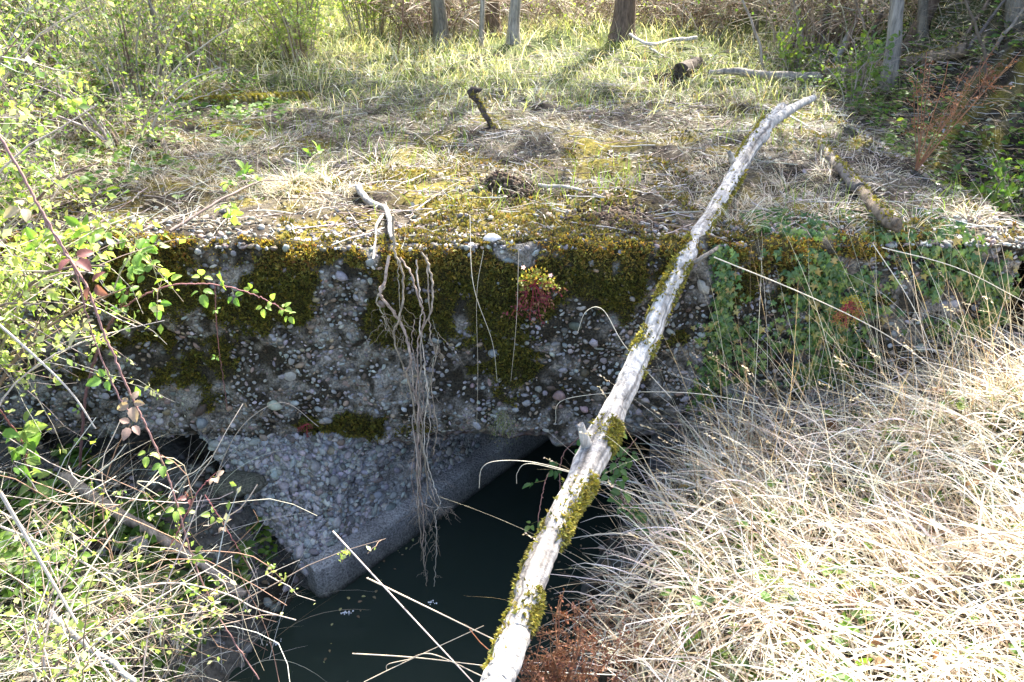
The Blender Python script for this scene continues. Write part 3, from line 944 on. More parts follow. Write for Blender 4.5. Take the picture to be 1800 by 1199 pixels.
# ------------------------------------------------------------------ wood
def woody(pts, r0, r1, col, n=40, k=12, wob=.004, cap=True, mb=None, seed=0, rfun=None, streak=0):
    P = spline(pts, n)
    P = P + np.stack([fbm(np.arange(n) * .35, np.full(n, 3.0 + seed), 1) - .5, fbm(np.arange(n) * .35, np.full(n, 9.0 + seed), 2) - .5, fbm(np.arange(n) * .35, np.full(n, 5.0 + seed), 3) - .5], -1) * wob * 4
    t = np.linspace(0, 1, n)
    r = r0 + (r1 - r0) * t
    r = r * (1 + .22 * (fbm(t * 14, t * 0 + seed, 4) - .5))
    if rfun is not None: r = r * rfun(t)
    if mb is None: mb = MB()
    c = np.array(col, float)
    cc = np.repeat((c[None] * (.8 + .4 * fbm(t * 20, t * 0 + seed, 6))[:, None])[:, None], k, 1)
    cc = cc * (.75 + .5 * fbm(np.repeat(t[:, None] * 6, k, 1), np.tile(np.arange(k) * 1.3, (n, 1)), 7 + seed))[..., None]
    if streak:
        ja = np.tile(np.arange(k), (n, 1)); ta = np.repeat(t[:, None], k, 1)
        sk = fbm(ta * 9 + .03 * ja, ja * .55, 91, 3); sk2 = fbm(ta * 30, ja * .9, 92, 3)
        cr = smooth(.56, .66, sk * .6 + sk2 * .4)
        cc = cc * (1 - .55 * cr)[..., None] * (1 + .35 * smooth(.5, .35, sk))[..., None]
        pt = smooth(.50, .62, fbm(ta * 14, np.cos(ja * .112) * 1.5 + np.sin(ja * .112) * 1.5, 95, 3))[..., None]
        pt = pt * .45; cc = cc * (1 - pt) + np.array([.16, .13, .10]) * pt * (.6 + .8 * sk2[..., None])
    T = nrm(np.gradient(P, axis=0))
    u = nrm(np.cross(T, [0.0, .3, 1.0] if abs(T[:, 2].mean()) < .8 else [1.0, 0, 0])); v = np.cross(T, u)
    a = np.arange(k) * 2 * math.pi / k
    lump = 1 + .22 * (fbm(np.repeat(t[:, None] * 10, k, 1) + np.cos(a) * 1.2, np.sin(a)[None] * 1.2 + seed + np.zeros((n, 1)), 8) - .5)
    if streak: lump = lump - .10 * cr
    V = P[:, None] + (r[:, None] * lump)[..., None] * (np.cos(a)[None, :, None] * u[:, None] + np.sin(a)[None, :, None] * v[:, None])
    s, j = np.meshgrid(np.arange(n - 1), np.arange(k), indexing='ij')
    F = np.stack([s * k + j, s * k + (j + 1) % k, (s + 1) * k + (j + 1) % k, (s + 1) * k + j], -1).reshape(-1, 4)
    mb.add(V.reshape(-1, 3), F, cc.reshape(-1, 3))
    if cap:
        for e, sg in ((0, -1), (n - 1, 1)):
            ring = V[e]; tip = ring.mean(0) + T[e] * sg * r[e] * .3
            jag = ring + T[e] * sg * (rng.random(k) * r[e] * .9)[:, None]
            mid = (ring * .45 + ring.mean(0) * .55) + T[e] * sg * (rng.random(k) * r[e] * .5)[:, None]
            F1 = [[i_, (i_ + 1) % k, k + (i_ + 1) % k, k + i_] for i_ in range(k)]
            F2 = [[k + i_, k + (i_ + 1) % k, 2 * k + (i_ + 1) % k, 2 * k + i_] for i_ in range(k)]
            mb.add(np.vstack([ring, jag, mid]), F1 + F2, c * .75)
            mb.add(np.vstack([mid, tip]), [[i_, (i_ + 1) % k, k] for i_ in range(k)], c * .55)
    return mb, P, r


def moss_on(P, r, t0, t1, side, dens, size, cols, spread=.8):
    """tufts growing on one side of a branch"""
    n = dens
    tt = U(t0, t1, n); tt = tt[noise(tt * 160, tt * 0 + n % 7, 4) > .38 - .2 * (rng.random(n) < .3)]; n = len(tt)
    i = (tt * (len(P) - 1)).astype(int)
    T = nrm(np.gradient(P, axis=0))[i]
    N_ = np.array(side, float) + rng.normal(0, spread, (n, 3)); N_ = nrm(N_ - (N_ * T).sum(-1, keepdims=True) * T)
    pos = P[i] + T * U(-.01, .01, (n, 1)) + N_ * (r[i] * U(.85, 1.12, n))[:, None]
    mb = MB()
    moss_tufts(mb, pos, N_ + np.array([0, 0, -.25]), U(*size, n), pick(cols, n, .25), 3)
    return mb


A = [aty(858, 1235, 1.25), aty(905, 1120, 1.42), aty(962, 960, 1.72), aty(1060, 765, 2.18), aty(1128, 620, 2.5), aty(1205, 452, 2.80), aty(1256, 368, 3.15), aty(1303, 287, 3.6), aty(1345, 225, 4.0), aty(1374, 192, 4.25)]
log = empty('leaning_log', A[0], 'long bleached dead log leaning from the grass up over the mossy deck edge', 'log')
mb, LP, LR = woody(A, .041, .036, (.46, .43, .385), 220, 56, .004, streak=1, rfun=lambda t: .95 + .35 * np.exp(-((t - .32) / .035) ** 2) - .12 * np.exp(-((t - .60) / .1) ** 2) + .15 * np.exp(-((t - .86) / .05) ** 2))
mb.build('trunk', M_BARK, log)
e0, e1 = aty(1350, 218, 4.02), aty(1430, 172, 4.45)
mb, _, _ = woody([e0, (e0 + e1) / 2 + [0, 0, .01], e1], .030, .018, (.50, .46, .40), 14, 10, .002); b_ = mb.build('broken_fork', M_BARK, log)
mb, _, _ = woody([aty(1300, 290, 3.58), aty(1288, 282, 3.56), aty(1282, 268, 3.52)], .022, .010, (.50, .46, .40), 8, 8, .002); mb.build('stub', M_BARK, log)
mb, _, _ = woody([aty(1050, 800, 2.14), aty(1030, 780, 2.10), aty(1022, 748, 2.08)], .026, .012, (.48, .45, .40), 10, 9, .002); mb.build('stub', M_BARK, log)
mb, _, _ = woody([aty(1218, 462, 2.76), aty(1245, 445, 2.78), aty(1275, 425, 2.9), aty(1302, 405, 3.0)], .009, .005, (.24, .21, .17), 16, 7, .003); mb.build('side_branch', M_BARK, log)
MC = [(.36, .33, .05), (.28, .26, .04), (.44, .39, .09), (.18, .17, .04)]
mm = MB()
for (t0, t1, side, dn_, sz_) in ((.23, .295, (.9, -.45, -.1), 2600, (.006, .016)), (.12, .17, (.8, -.5, .2), 900, (.006, .014)), (.32, .35, (.9, -.3, .4), 1500, (.006, .016)),
                               (.44, .60, (-1, -.1, .2), 1800, (.006, .016)), (.42, .56, (.9, -.3, -.2), 1100, (.006, .014)), (.58, .68, (.9, -.3, -.2), 700, (.006, .014)), (.05, .25, (-1, .1, -.3), 1300, (.006, .014)), (.66, .76, (.4, -.4, -.6), 900, (.008, .016)), (.78, .92, (-.9, 0, .2), 900, (.006, .014)), (.44, .52, (-.7, 0, -.6), 700, (.006, .016))):
    q = moss_on(LP, LR, t0, t1, side, dn_, sz_, MC, .45)
    for V_, F_, C_ in zip(q.V, q.F, q.Cc): mm.V.append(V_); mm.F.append(F_ - 0 + mm.n if False else F_ + 0); mm.Cc.append(C_)
    # indices inside q are relative to q; shift them
    cnt = len(q.F)
    for z_ in range(len(mm.F) - cnt, len(mm.F)): mm.F[z_] = mm.F[z_] + mm.n
    mm.M += q.M; mm.S += q.S; mm.n += q.n
o = tag(mm.build('moss', M_MOSS, log), kind='stuff')


def branch_thing(name, label, cat, pts, r0, r1, col, forks=(), mat=M_BARK, k=9, n=30, group=None, wob=.004, mossy=0):
    e = empty(name, pts[0], label, cat, group)
    mb, P, r = woody(pts, r0, r1, col, n, k, wob)
    mb.build('main_stem', mat, e)
    for (fp, a, b) in forks:
        m2, _, _ = woody(fp, a, b, col, 16, 6, wob)
        m2.build('side_branch', mat, e)
    if mossy:
        tag(moss_on(P, r, 0, 1, (0, -.3, 1), mossy, (.006, .016), MC, .7).build('moss', M_MOSS, e), kind='stuff')
    return e


def on_top(pp, lift): return [hit(a, b) + np.array([0, 0, lift]) for a, b in pp]


branch_thing('dead_branch', 'short grey dead branch lying above the hanging roots', 'branch', on_top([(628, 338), (650, 362), (680, 380)], .02) + [aty(690, 420, 2.86)], .016, .010, (.40, .37, .33), [(on_top([(680, 380), (665, 400)], .02) + [aty(655, 455, 2.78)], .009, .004)])
branch_thing('broken_branch', 'short upright broken branch with a white snapped end in the grass', 'branch', [hit(866, 226), hit(866, 226) + [-.07, .03, .12], hit(866, 226) + [-.125, .06, .19]], .015, .020, (.09, .07, .06), [([hit(866, 226) + [-.125, .06, .20], hit(866, 226) + [-.07, .08, .20]], .024, .012)], mossy=160)
branch_thing('rotten_pole', 'brown rotten pole with a snapped end on the right front of the deck', 'branch', [hit(1478, 300) + [0, 0, .02], hit(1512, 346) + [0, 0, .03], hit(1538, 390) + [0, 0, .045], hit(1565, 422) + [0, -.02, .055]], .022, .027, (.20, .155, .11), mossy=260)
branch_thing('rotten_pole', 'dark rotten pole half buried in grass behind the brown snapped pole', 'branch', on_top([(1432, 258), (1468, 300), (1508, 344)], .03), .022, .03, (.20, .17, .14), mossy=200)
branch_thing('fallen_log', 'bleached fallen log bending through the dry stems at the back right', 'log', on_top([(1245, 142), (1290, 140), (1345, 148), (1438, 152)], .06), .018, .040, (.30, .26, .22), k=12)
branch_thing('fallen_log', 'brown fallen log propped on the slope beyond the slender grey tree', 'log', [hit(1440, 152) + [0, 0, .1], hit(1560, 135) + [0, 0, .08], hit(1690, 108) + [0, 0, .07]], .035, .045, (.20, .15, .11), k=12, mossy=900)
p = hit(1192, 140)
branch_thing('log_end', 'short thick dark log pointing its sawn end at the viewer', 'log', [p + [.0, -.05, .07], p + [.22, .42, .05]], .06, .055, (.10, .08, .065), k=14, n=12)
branch_thing('pale_branch', 'thin bleached branch lying on dry grass left of the thick log end', 'branch', on_top([(1105, 78), (1140, 95), (1180, 88), (1222, 84)], .08), .012, .018, (.50, .46, .42), [(on_top([(1140, 95), (1165, 110)], .05), .01, .006)])
p = lo_hit(235, 900)
branch_thing('fallen_pole', 'long brown pole sloping down the shaded left bank', 'branch', [aty(112, 838, 2.5), aty(215, 905, 2.42), aty(330, 975, 2.35), aty(430, 1045, 2.28)], .024, .017, (.34, .28, .23), n=40)
branch_thing('fallen_pole', 'pale short pole lying in the sunlit weeds at the lower left', 'branch', [aty(85, 1078, 1.72), aty(150, 1130, 1.66), aty(240, 1200, 1.58)], .009, .008, (.50, .45, .38), n=24)
branch_thing('twig', 'long dark arching twig over the litter left of the hanging roots', 'twig', [hit(300, 425) + [0, 0, .02], hit(400, 372) + [0, 0, .06], hit(470, 350) + [0, 0, .08], hit(560, 330) + [0, 0, .02]], .006, .003, (.20, .15, .13), mat=M_TWIG, k=6)
for (a, b, c, d, lab) in ((560, 148, 700, 146, 'mossy dark branch lying at the rear edge of the deck'), (640, 245, 730, 240, 'dark twig lying in short grass left of the snapped branch'), (1205, 235, 1330, 240, 'dark stick lying on the deck left of the log tip'),
                          (500, 285, 590, 330, 'thin bent stick left of centre among pale grass'), (1340, 190, 1440, 240, 'grey stick lying behind the tip of the leaning log'), (945, 330, 1060, 352, 'curved pale stick beside the molehill')):
    m_ = hit((a + c) / 2, (b + d) / 2 - 4)
    branch_thing('stick', lab, 'stick', [hit(a, b) + [0, 0, .01], m_ + [0, 0, .02], hit(c, d) + [0, 0, .01]], .010, .005, (.20, .17, .14) if 'pale' not in lab and 'grey' not in lab else (.42, .38, .33), mat=M_TWIG, k=6, n=16)

# ------------------------------------------------------------------ roots hanging down the face
rt = empty('hanging_roots', aty(690, 400, 2.85), 'bundle of pale roots hanging down the mossy face into the water', 'roots')
ROOTS = [
    ([(683, 447), (676, 490), (668, 515), (690, 545), (712, 585), (722, 625), (716, 660), (733, 700), (735, 760), (733, 830), (742, 880), (755, 895)], 7, 4.5),
    ([(676, 500), (662, 525), (672, 550), (680, 578)], 4, 1.5),
    ([(690, 378), (694, 440), (708, 475), (706, 540), (692, 590), (708, 640), (722, 690), (733, 745), (746, 800), (752, 860), (770, 890)], 5, 3),
    ([(702, 450), (722, 480), (738, 530), (746, 560), (735, 600), (734, 650), (728, 720), (740, 790), (738, 850), (745, 920), (742, 960)], 4, 2.5),
    ([(738, 440), (754, 465), (760, 510), (757, 545), (742, 580), (740, 640), (736, 700), (742, 760), (735, 830), (736, 900), (745, 990), (751, 1035)], 4.5, 2),
    ([(750, 445), (752, 480), (755, 540), (756, 590), (766, 620), (758, 660), (762, 700), (768, 760), (760, 800)], 3, 2),
    ([(732, 455), (735, 500), (742, 535), (738, 570), (744, 620), (750, 680), (756, 740), (750, 800), (757, 850), (765, 880)], 3, 2),
    ([(722, 640), (728, 690), (726, 750), (738, 830), (733, 880), (742, 900), (748, 950), (745, 985)], 3.5, 1.5),
    ([(745, 640), (752, 690), (745, 740), (748, 800), (762, 850), (774, 885), (765, 900), (768, 950), (765, 1000), (763, 1030)], 3, 1.2),
    ([(735, 880), (760, 890), (797, 890)], 1.5, .8),
    ([(752, 700), (760, 640), (770, 600), (760, 560)], 1.2, .8),
    ([(700, 455), (700, 500), (704, 560), (716, 600)], 2, 1.2),
    ([(755, 840), (748, 900), (760, 930), (772, 965)], 2, .8),
    ([(729, 560), (724, 600), (732, 650), (745, 700), (733, 770), (724, 840), (738, 900)], 2.5, 1.5),
]
for pts, w0, w1 in ROOTS:
    P = []
    for (a, b) in pts:
        yy = 2.80 - .03 - .16 * smooth(430, 520, b) * 0.4 - .11 * smooth(700, 1000, b) + rng.normal(0, .006)
        P.append(aty(a, b, yy))
    n = 12 * len(pts)
    P = spline(P, n)
    P += (np.stack([noise(np.arange(n) * .5, np.full(n, 2.2 + w0 + pts[0][0]), 3), noise(np.arange(n) * .5, np.full(n, 7.2 + pts[0][0]), 5), 0 * P[:, 0]], -1) - .5) * .009
    mb = MB()
    rr = np.linspace(w0, w1, n) * .40 * 3.15 / 1400 * (1 + .3 * (noise(np.arange(n) * .4, np.zeros(n) + w0, 8) - .5))
    tubes(mb, P, rr[None], pick([(.44, .37, .28), (.34, .27, .20), (.52, .45, .36)], 1, .12)[0][None, None] * (.6 + .8 * noise(np.arange(n) * .6, np.zeros(n) + pts[0][0], 9))[None, :, None], 8, rough=.12)
    # rootlets
    for q_ in range(int(8 + 2 * w0)):
        i_ = rng.integers(n // 2, n - 2); m = 8
        d = np.array([rng.normal(0, .5), rng.normal(0, .3), -1]); st_ = P[i_] + np.cumsum(np.tile(d * U(.003, .014), (m, 1)) + rng.normal(0, .005, (m, 3)), 0)
        if st_[:, 2].min() > 0.0: tubes(mb, st_, np.linspace(.0009, .0004, m)[None], (.38, .30, .22), 4)
    mb.build('root', M_TWIG, rt)

# foam specks
for (px, py, lab) in ((760, 1060, 'cluster of white foam bubbles where the longest root meets the water'), (610, 1078, 'white foam speck and dark scum on the water left of the root tips'), (487, 1130, 'small foam bubbles by the left waterline')):
    p = atz(px, py, 0.0); mb = MB(); n = 14
    pos = p + np.stack([rng.normal(0, .012, n), rng.normal(0, .007, n), np.full(n, .002)], -1)
    scatter(mb, PEB_LO[0], pos, rdir(n), np.tile([0, 0, 1.0], (n, 1)), U(.0015, .0045, n), pick([(.8, .82, .85)], n, .05))
    tag(mb.build('foam', M_STONE, loc=p), lab, 'foam')


# ------------------------------------------------------------------ brambles
BGREEN = [(.20, .34, .07), (.16, .30, .06), (.26, .38, .10)]
BPURP = [(.34, .24, .20), (.42, .34, .26), (.24, .10, .10), (.46, .44, .30)]
BYEL = [(.34, .46, .10), (.28, .40, .08)]


def compound(mb, pos, D, s, cols, nl=3, stemcol=(.20, .22, .08)):
    """bramble leaves: petiole with 3 or 5 serrated leaflets"""
    n = len(pos)
    up = nrm(np.array([0, -.55, .8]) + rng.normal(0, .35, (n, 3)))
    D = nrm(D)
    pet = (s * U(.5, 1.0, n))[:, None]
    end = pos + D * pet
    k = np.linspace(0, 1, 4)[None, :, None]
    ribbons(mb, pos[:, None] + (end - pos)[:, None] * k, np.full((n, 4), .0016), up, np.tile(stemcol, (n, 1)))
    X = nrm(np.cross(D, up))
    base = pick(cols, n, .12)
    specs = [(0, 1.0, 0), (75, .8, 0), (-75, .8, 0)] + ([(130, .6, -.1), (-130, .6, -.1)] if nl == 5 else [])
    for (a, q, b) in specs:
        aa = R(a) + rng.normal(0, .15, n)
        dd = D * np.cos(aa)[:, None] + X * np.sin(aa)[:, None] - np.array([0, 0, .15])
        scatter(mb, L_BRAM, end + D * b * s[:, None] + dd * (.18 if a else .30) * s[:, None], dd, nrm(up + rng.normal(0, .22, (n, 3))), s * q * U(.85, 1.1, n), base * U(.85, 1.15, (n, 1)))


def thorns(mb, P, r, col, step=5):
    i = np.arange(2, len(P) - 1, step)
    n = len(i)
    T = nrm(np.gradient(P, axis=0))[i]
    N_ = rdir(n); N_ = nrm(N_ - (N_ * T).sum(-1, keepdims=True) * T)
    a = P[i] + N_ * r[i, None] * .7; S_ = T * .0018
    V = np.stack([a - S_, a + S_, a + N_ * .006 - T * .002], 1).reshape(-1, 3)
    mb.add(V, np.arange(n * 3).reshape(-1, 3), col, 0, False)


def bramble(label, canes, leaves, group=None, name='bramble', cat='bramble'):
    """canes: (pts, r0, r1, col); leaves: (cane index, t, (dx,dy,dz), size, palette, leaflets)"""
    e = empty(name, canes[0][0][0], label, cat, group)
    Ps = []
    for pts, r0, r1, col in canes:
        n = 14 * len(pts); P = spline(pts, n)
        P += rng.normal(0, .0012, P.shape)
        r = np.linspace(r0, r1, n)
        mb = MB(); tubes(mb, P, r[None], col, 7); thorns(mb, P, r, mul(col, 1.2))
        mb.build('cane', M_TWIG, e); Ps.append(P)
    mb = MB()
    for (c, t, d, s, pal, nl) in leaves:
        P = Ps[c]; i = int(t * (len(P) - 1))
        compound(mb, P[i][None], np.array([d], float), np.array([s]), pal, nl)
    if leaves: mb.build('foliage', M_LEAF, e)
    return e


def auto(c, m, s, pals, t0=.05, t1=1.0, dn=(0, -.5, .2), nl=3, sp=.8):
    o = []
    for k in range(m):
        d = np.array(dn) + rng.normal(0, sp, 3)
        o.append((c, t0 + (t1 - t0) * (k + .5 * rng.random()) / m, tuple(d), s * U(.75, 1.15), pals[rng.integers(len(pals))], nl))
    return o


cA = [aty(-30, 190, 2.2), aty(40, 310, 2.15), aty(100, 420, 2.1), aty(150, 500, 2.05), aty(185, 590, 2.02), aty(228, 690, 2.0), aty(262, 760, 1.98), aty(300, 850, 1.95), aty(335, 970, 1.9), aty(380, 1075, 1.85), aty(455, 1195, 1.78)]
bramble('purplish bramble cane with dull bronze leaves trailing down from the upper left', [(cA, .0042, .0022, (.30, .17, .15)), ([aty(75, 380, 2.12), aty(130, 470, 2.08), aty(160, 580, 2.08), aty(205, 690, 2.06), aty(240, 740, 2.05)], .003, .002, (.26, .15, .14))],
        [(0, .14, (-.5, -.4, -.2), .052, BPURP, 3), (0, .22, (.5, -.4, -.2), .06, BPURP, 3), (0, .30, (.6, -.3, -.1), .052, BPURP, 3), (1, .45, (-.2, -.5, -.3), .05, BPURP, 5), (0, .47, (-.5, -.5, 0), .045, BGREEN, 3), (0, .50, (.2, -.5, -.5), .045, BPURP, 5),
         (0, .56, (-.3, -.5, -.2), .042, BPURP, 3), (0, .62, (-.1, -.5, -.5), .04, BYEL, 3), (0, .66, (.3, -.4, -.2), .036, BGREEN, 3), (0, .73, (.1, -.4, -.3), .036, BYEL, 3), (0, .80, (.5, -.3, 0), .034, BYEL, 3), (0, .86, (-.5, -.4, 0), .03, BGREEN, 3), (0, .9, (.5, -.4, .1), .03, BYEL, 3)])
cB = [aty(140, 820, 2.62), aty(150, 700, 2.55), aty(178, 600, 2.5), aty(212, 540, 2.46), aty(225, 510, 2.44)]
cB2 = [aty(212, 545, 2.46), aty(250, 520, 2.42), aty(310, 500, 2.40), aty(390, 502, 2.40), aty(450, 520, 2.40), aty(500, 545, 2.42)]
cB3 = [aty(378, 503, 2.40), aty(380, 560, 2.46), aty(388, 640, 2.6), aty(400, 720, 2.68)]
bramble('thorny bramble with fresh green leaves arching right across the mossy face', [(cB, .006, .004, (.17, .09, .09)), (cB2, .0032, .0015, (.30, .14, .14)), (cB3, .0018, .001, (.26, .12, .12)), ([aty(225, 545, 2.45), aty(210, 480, 2.42), aty(240, 440, 2.4)], .003, .0016, (.2, .26, .1))],
        [(1, .15, (-.2, -.2, .6), .05, BGREEN, 3), (1, .30, (.1, -.3, -.6), .045, BGREEN, 3), (1, .38, (-.1, -.3, .6), .042, BYEL, 3), (1, .5, (.2, -.3, -.5), .045, BGREEN, 3), (1, .52, (.1, -.3, .7), .040, BYEL, 3), (1, .62, (0, -.3, .6), .042, BYEL, 5), (1, .66, (.2, -.4, -.3), .036, BGREEN, 3),
         (1, .78, (.1, -.3, .6), .03, BYEL, 3), (1, .9, (.3, -.3, .5), .03, BYEL, 5), (1, .97, (.4, -.3, .1), .032, BYEL, 5), (1, .86, (-.1, -.3, -.6), .03, BYEL, 3), (1, .99, (.6, -.2, -.5), .03, BYEL, 3), (3, .5, (-.6, -.2, .3), .055, BGREEN, 3), (3, .9, (.5, -.3, .3), .055, BGREEN, 3), (3, .98, (-.2, -.3, .7), .05, BGREEN, 3), (3, .7, (.7, -.3, .1), .05, BGREEN, 3)]
        + auto(0, 8, .032, [BGREEN], .1, .95, (0, -.6, 0)) + auto(3, 4, .045, [BGREEN]) + [(2, .25, (.3, -.5, 0), .018, BGREEN, 3), (2, .6, (-.3, -.5, 0), .018, BGREEN, 3)])
bramble('big leaved bramble growing on the left bank beneath the deck', [([aty(75, 900, 2.35), aty(50, 830, 2.33), aty(40, 780, 2.3), aty(0, 720, 2.25)], .006, .003, (.24, .10, .09))],
        auto(0, 16, .068, [BGREEN], .05, 1, (.35, -.4, .3), 3, .6))
bramble('slim bramble shoot with dark green leaves between abutment mouth and log', [([aty(985, 870, 2.45), aty(985, 820, 2.5), aty(1000, 785, 2.5), aty(1060, 745, 2.42), aty(1085, 765, 2.35)], .0025, .0015, (.22, .12, .10)), ([aty(950, 1000, 2.2), aty(945, 930, 2.22), aty(955, 860, 2.3), aty(965, 830, 2.35)], .0022, .0012, (.3, .16, .13))],
        [(0, .25, (-.5, -.4, .1), .044, [(.07, .17, .05)], 5), (0, .1, (.5, -.3, 0), .045, [(.08, .2, .05)], 3), (0, .5, (.5, -.3, .2), .04, [(.09, .22, .05)], 3), (0, .7, (.1, -.4, .4), .035, BGREEN, 5), (0, .9, (.3, -.4, 0), .035, BYEL, 5),
         (1, .45, (.4, -.5, -.1), .036, [(.2, .3, .08)], 3), (1, .4, (-.6, -.4, 0), .034, [(.2, .3, .08)], 3), (1, .05, (-.6, -.5, .1), .036, [(.22, .32, .12)], 3), (1, .8, (-.5, -.3, .1), .044, [(.07, .17, .05)], 3)])
bramble('dark leaved bramble tangled in straw right of the leaning log', [([aty(1120, 920, 2.2), aty(1095, 880, 2.2), aty(1080, 820, 2.25), aty(1120, 770, 2.3)], .003, .0015, (.2, .12, .1))], auto(0, 12, .042, [[(.07, .15, .05)], [(.1, .2, .06)]], .05, 1, (.2, -.5, .2), 5, .8))
bramble('red stemmed bramble tip curving over the lower left bank above the water', [([aty(300, 960, 2.05), aty(345, 870, 2.08), aty(380, 830, 2.1)], .0022, .0012, (.36, .14, .14)), ([aty(360, 870, 2.2), aty(395, 925, 2.18), aty(440, 1000, 2.12)], .002, .001, (.32, .13, .13))],
        [(0, .5, (-.3, -.4, .2), .032, BPURP, 3), (0, .9, (.4, -.4, .3), .036, BPURP, 3), (1, .35, (-.4, -.3, .4), .034, BYEL, 3), (1, .45, (.2, -.4, .1), .034, BPURP, 3), (1, .8, (.4, -.3, .1), .03, BGREEN, 3)])
bramble('small bramble sprays sprouting from litter at the left front of the deck', [([hit(470, 352), hit(470, 352) + [-.06, -.02, .10], hit(470, 352) + [-.16, -.1, .13]], .003, .0015, (.2, .2, .1)), ([hit(540, 318), hit(540, 318) + [.03, 0, .09], hit(540, 318) + [.12, -.03, .12]], .003, .0015, (.2, .2, .1)), ([hit(400, 395), hit(400, 395) + [.03, -.04, .10], hit(400, 395) + [.1, -.1, .12]], .003, .0015, (.2, .2, .1))],
        auto(0, 7, .045, [BGREEN, BYEL], .2, 1, (0, -.2, .5)) + auto(1, 7, .045, [BGREEN], .2, 1, (0, -.2, .5)) + auto(2, 6, .04, [BYEL], .2, 1, (0, -.2, .5)))
bramble('leafy bramble shoot catching the sun at the left end of the deck edge', [([aty(150, 440, 2.5), aty(210, 400, 2.5), aty(260, 450, 2.45), aty(285, 520, 2.42)], .003, .0015, (.2, .2, .1)), ([aty(60, 470, 2.4), aty(120, 420, 2.4), aty(180, 400, 2.4)], .003, .0015, (.2, .2, .1))],
        auto(0, 12, .046, [BGREEN, BYEL], .0, 1, (0, -.4, .3)) + auto(1, 9, .05, [BYEL, BGREEN], 0, 1, (0, -.4, .3)))


# ------------------------------------------------------------------ twiggy shrubs
def shrub(name, label, cat, loc, h, rad, nst, ntw, leafn, ls, cols, stemc, lean=(0, 0, 0), group=None, T=L_TINY, arch=.4, twl=(.12, .4), r0=.008, base_r=.25, tr=1.0):
    e = empty(name, loc, label, cat, group)
    a = U(0, 6.28, nst); S = 9
    k = np.linspace(0, 1, S)[None, :, None]
    out = np.stack([np.cos(a), np.sin(a), 0 * a], -1) * (rad * U(.2, 1.1, nst))[:, None]
    b = loc + out * base_r
    H = (h * U(.55, 1.1, nst))[:, None, None]
    P = b[:, None] + out[:, None] * k ** 1.5 + np.array([0, 0, 1.0]) * H * (k - arch * k ** 3 * .5) + np.array(lean) * k ** 2
    P = P + np.cumsum(rng.normal(0, .012 * h, (nst, S, 3)), 1) * k
    rr = r0 * U(.5, 1.3, (nst, 1)) * np.linspace(1, .25, S)[None]
    mb = MB(); tubes(mb, P, rr, pick(stemc, nst, .2), 5)
    m = nst * ntw; i = np.repeat(np.arange(nst), ntw); t = U(.15, 1, m) * (S - 1.001); t0 = t.astype(int); f = (t - t0)[:, None]
    q = P[i, t0] * (1 - f) + P[i, t0 + 1] * f
    d = rdir(m, .35); L = U(*twl, m)
    kk = np.linspace(0, 1, 5)[None, :, None]
    Q = q[:, None] + d[:, None] * L[:, None, None] * kk + np.cumsum(rng.normal(0, .012, (m, 5, 3)), 1) * kk - np.array([0, 0, .3]) * (L[:, None, None] * kk ** 2) * .5
    tubes(mb, Q, tr * U(.0012, .0026, (m, 1)) * np.linspace(1, .4, 5)[None], pick(stemc, m, .2), 3)
    mb.build('branches', M_TWIG, e)
    if leafn:
        j = rng.integers(0, m, leafn); t = U(.1, 1, leafn) * 3.999; t0 = t.astype(int); f = (t - t0)[:, None]
        pos = Q[j, t0] * (1 - f) + Q[j, t0 + 1] * f + rng.normal(0, .008, (leafn, 3))
        mb = MB(); scatter(mb, T, pos, rdir(leafn, .3), rdir(leafn, .8), ls * (.45 + 1.1 * rng.random(leafn) ** 1.5), pick(cols, leafn, .2))
        mb.build('foliage', M_LEAF, e)
    return e


SG = [(.22, .33, .08), (.17, .27, .06), (.34, .40, .15), (.10, .17, .04), (.44, .46, .28)]
SY = [(.44, .50, .16), (.34, .44, .10), (.54, .57, .28), (.24, .34, .08)]
ST = [(.30, .24, .20), (.20, .14, .12), (.42, .37, .32)]
SB = [(.36, .28, .21), (.22, .16, .11), (.50, .43, .35)]
grp = 'leafy thicket at the left of the deck'
LEFT = [
    (-2.55, 3.55, 1.0, .75, 26, 22, 5200, .026, SG, ST, 'dense thorny shrub overhanging the left end of the deck'),
    (-3.1, 4.5, 1.4, .9, 26, 22, 6500, .026, SG, ST, 'tangled green shrub behind the shrub overhanging the left end of the deck'),
    (-2.4, 5.2, .8, .6, 18, 16, 2600, .026, SG, ST, 'low shrub beside the mossy ridge at the back left of the deck'),
    (-3.9, 6.0, 2.0, 1.0, 30, 20, 7000, .030, SG, ST, 'tall brown twigged shrub filling the upper left corner'),
    (-2.9, 6.8, 1.8, .9, 30, 18, 5200, .030, SG + SY, SB, 'twiggy shrub with many bare grey stems behind the low shrub'),
    (-2.1, 7.8, 1.6, .8, 26, 20, 7500, .034, SY, ST, 'bright yellow green shrub lit from behind left of the first trunk'),
    (-1.5, 9.0, 1.5, .7, 20, 18, 5200, .036, SY, ST, 'yellow green bush standing beyond the bright shrub near the trunks'),
    (-3.6, 8.6, 2.2, 1.2, 30, 18, 6500, .04, SY + SG, ST, 'tall sunlit bush beyond the thicket at the upper left'),
    (-5.2, 8.0, 2.6, 1.3, 30, 16, 6500, .04, SG, ST, 'large bush at the far left behind the thicket'),
]
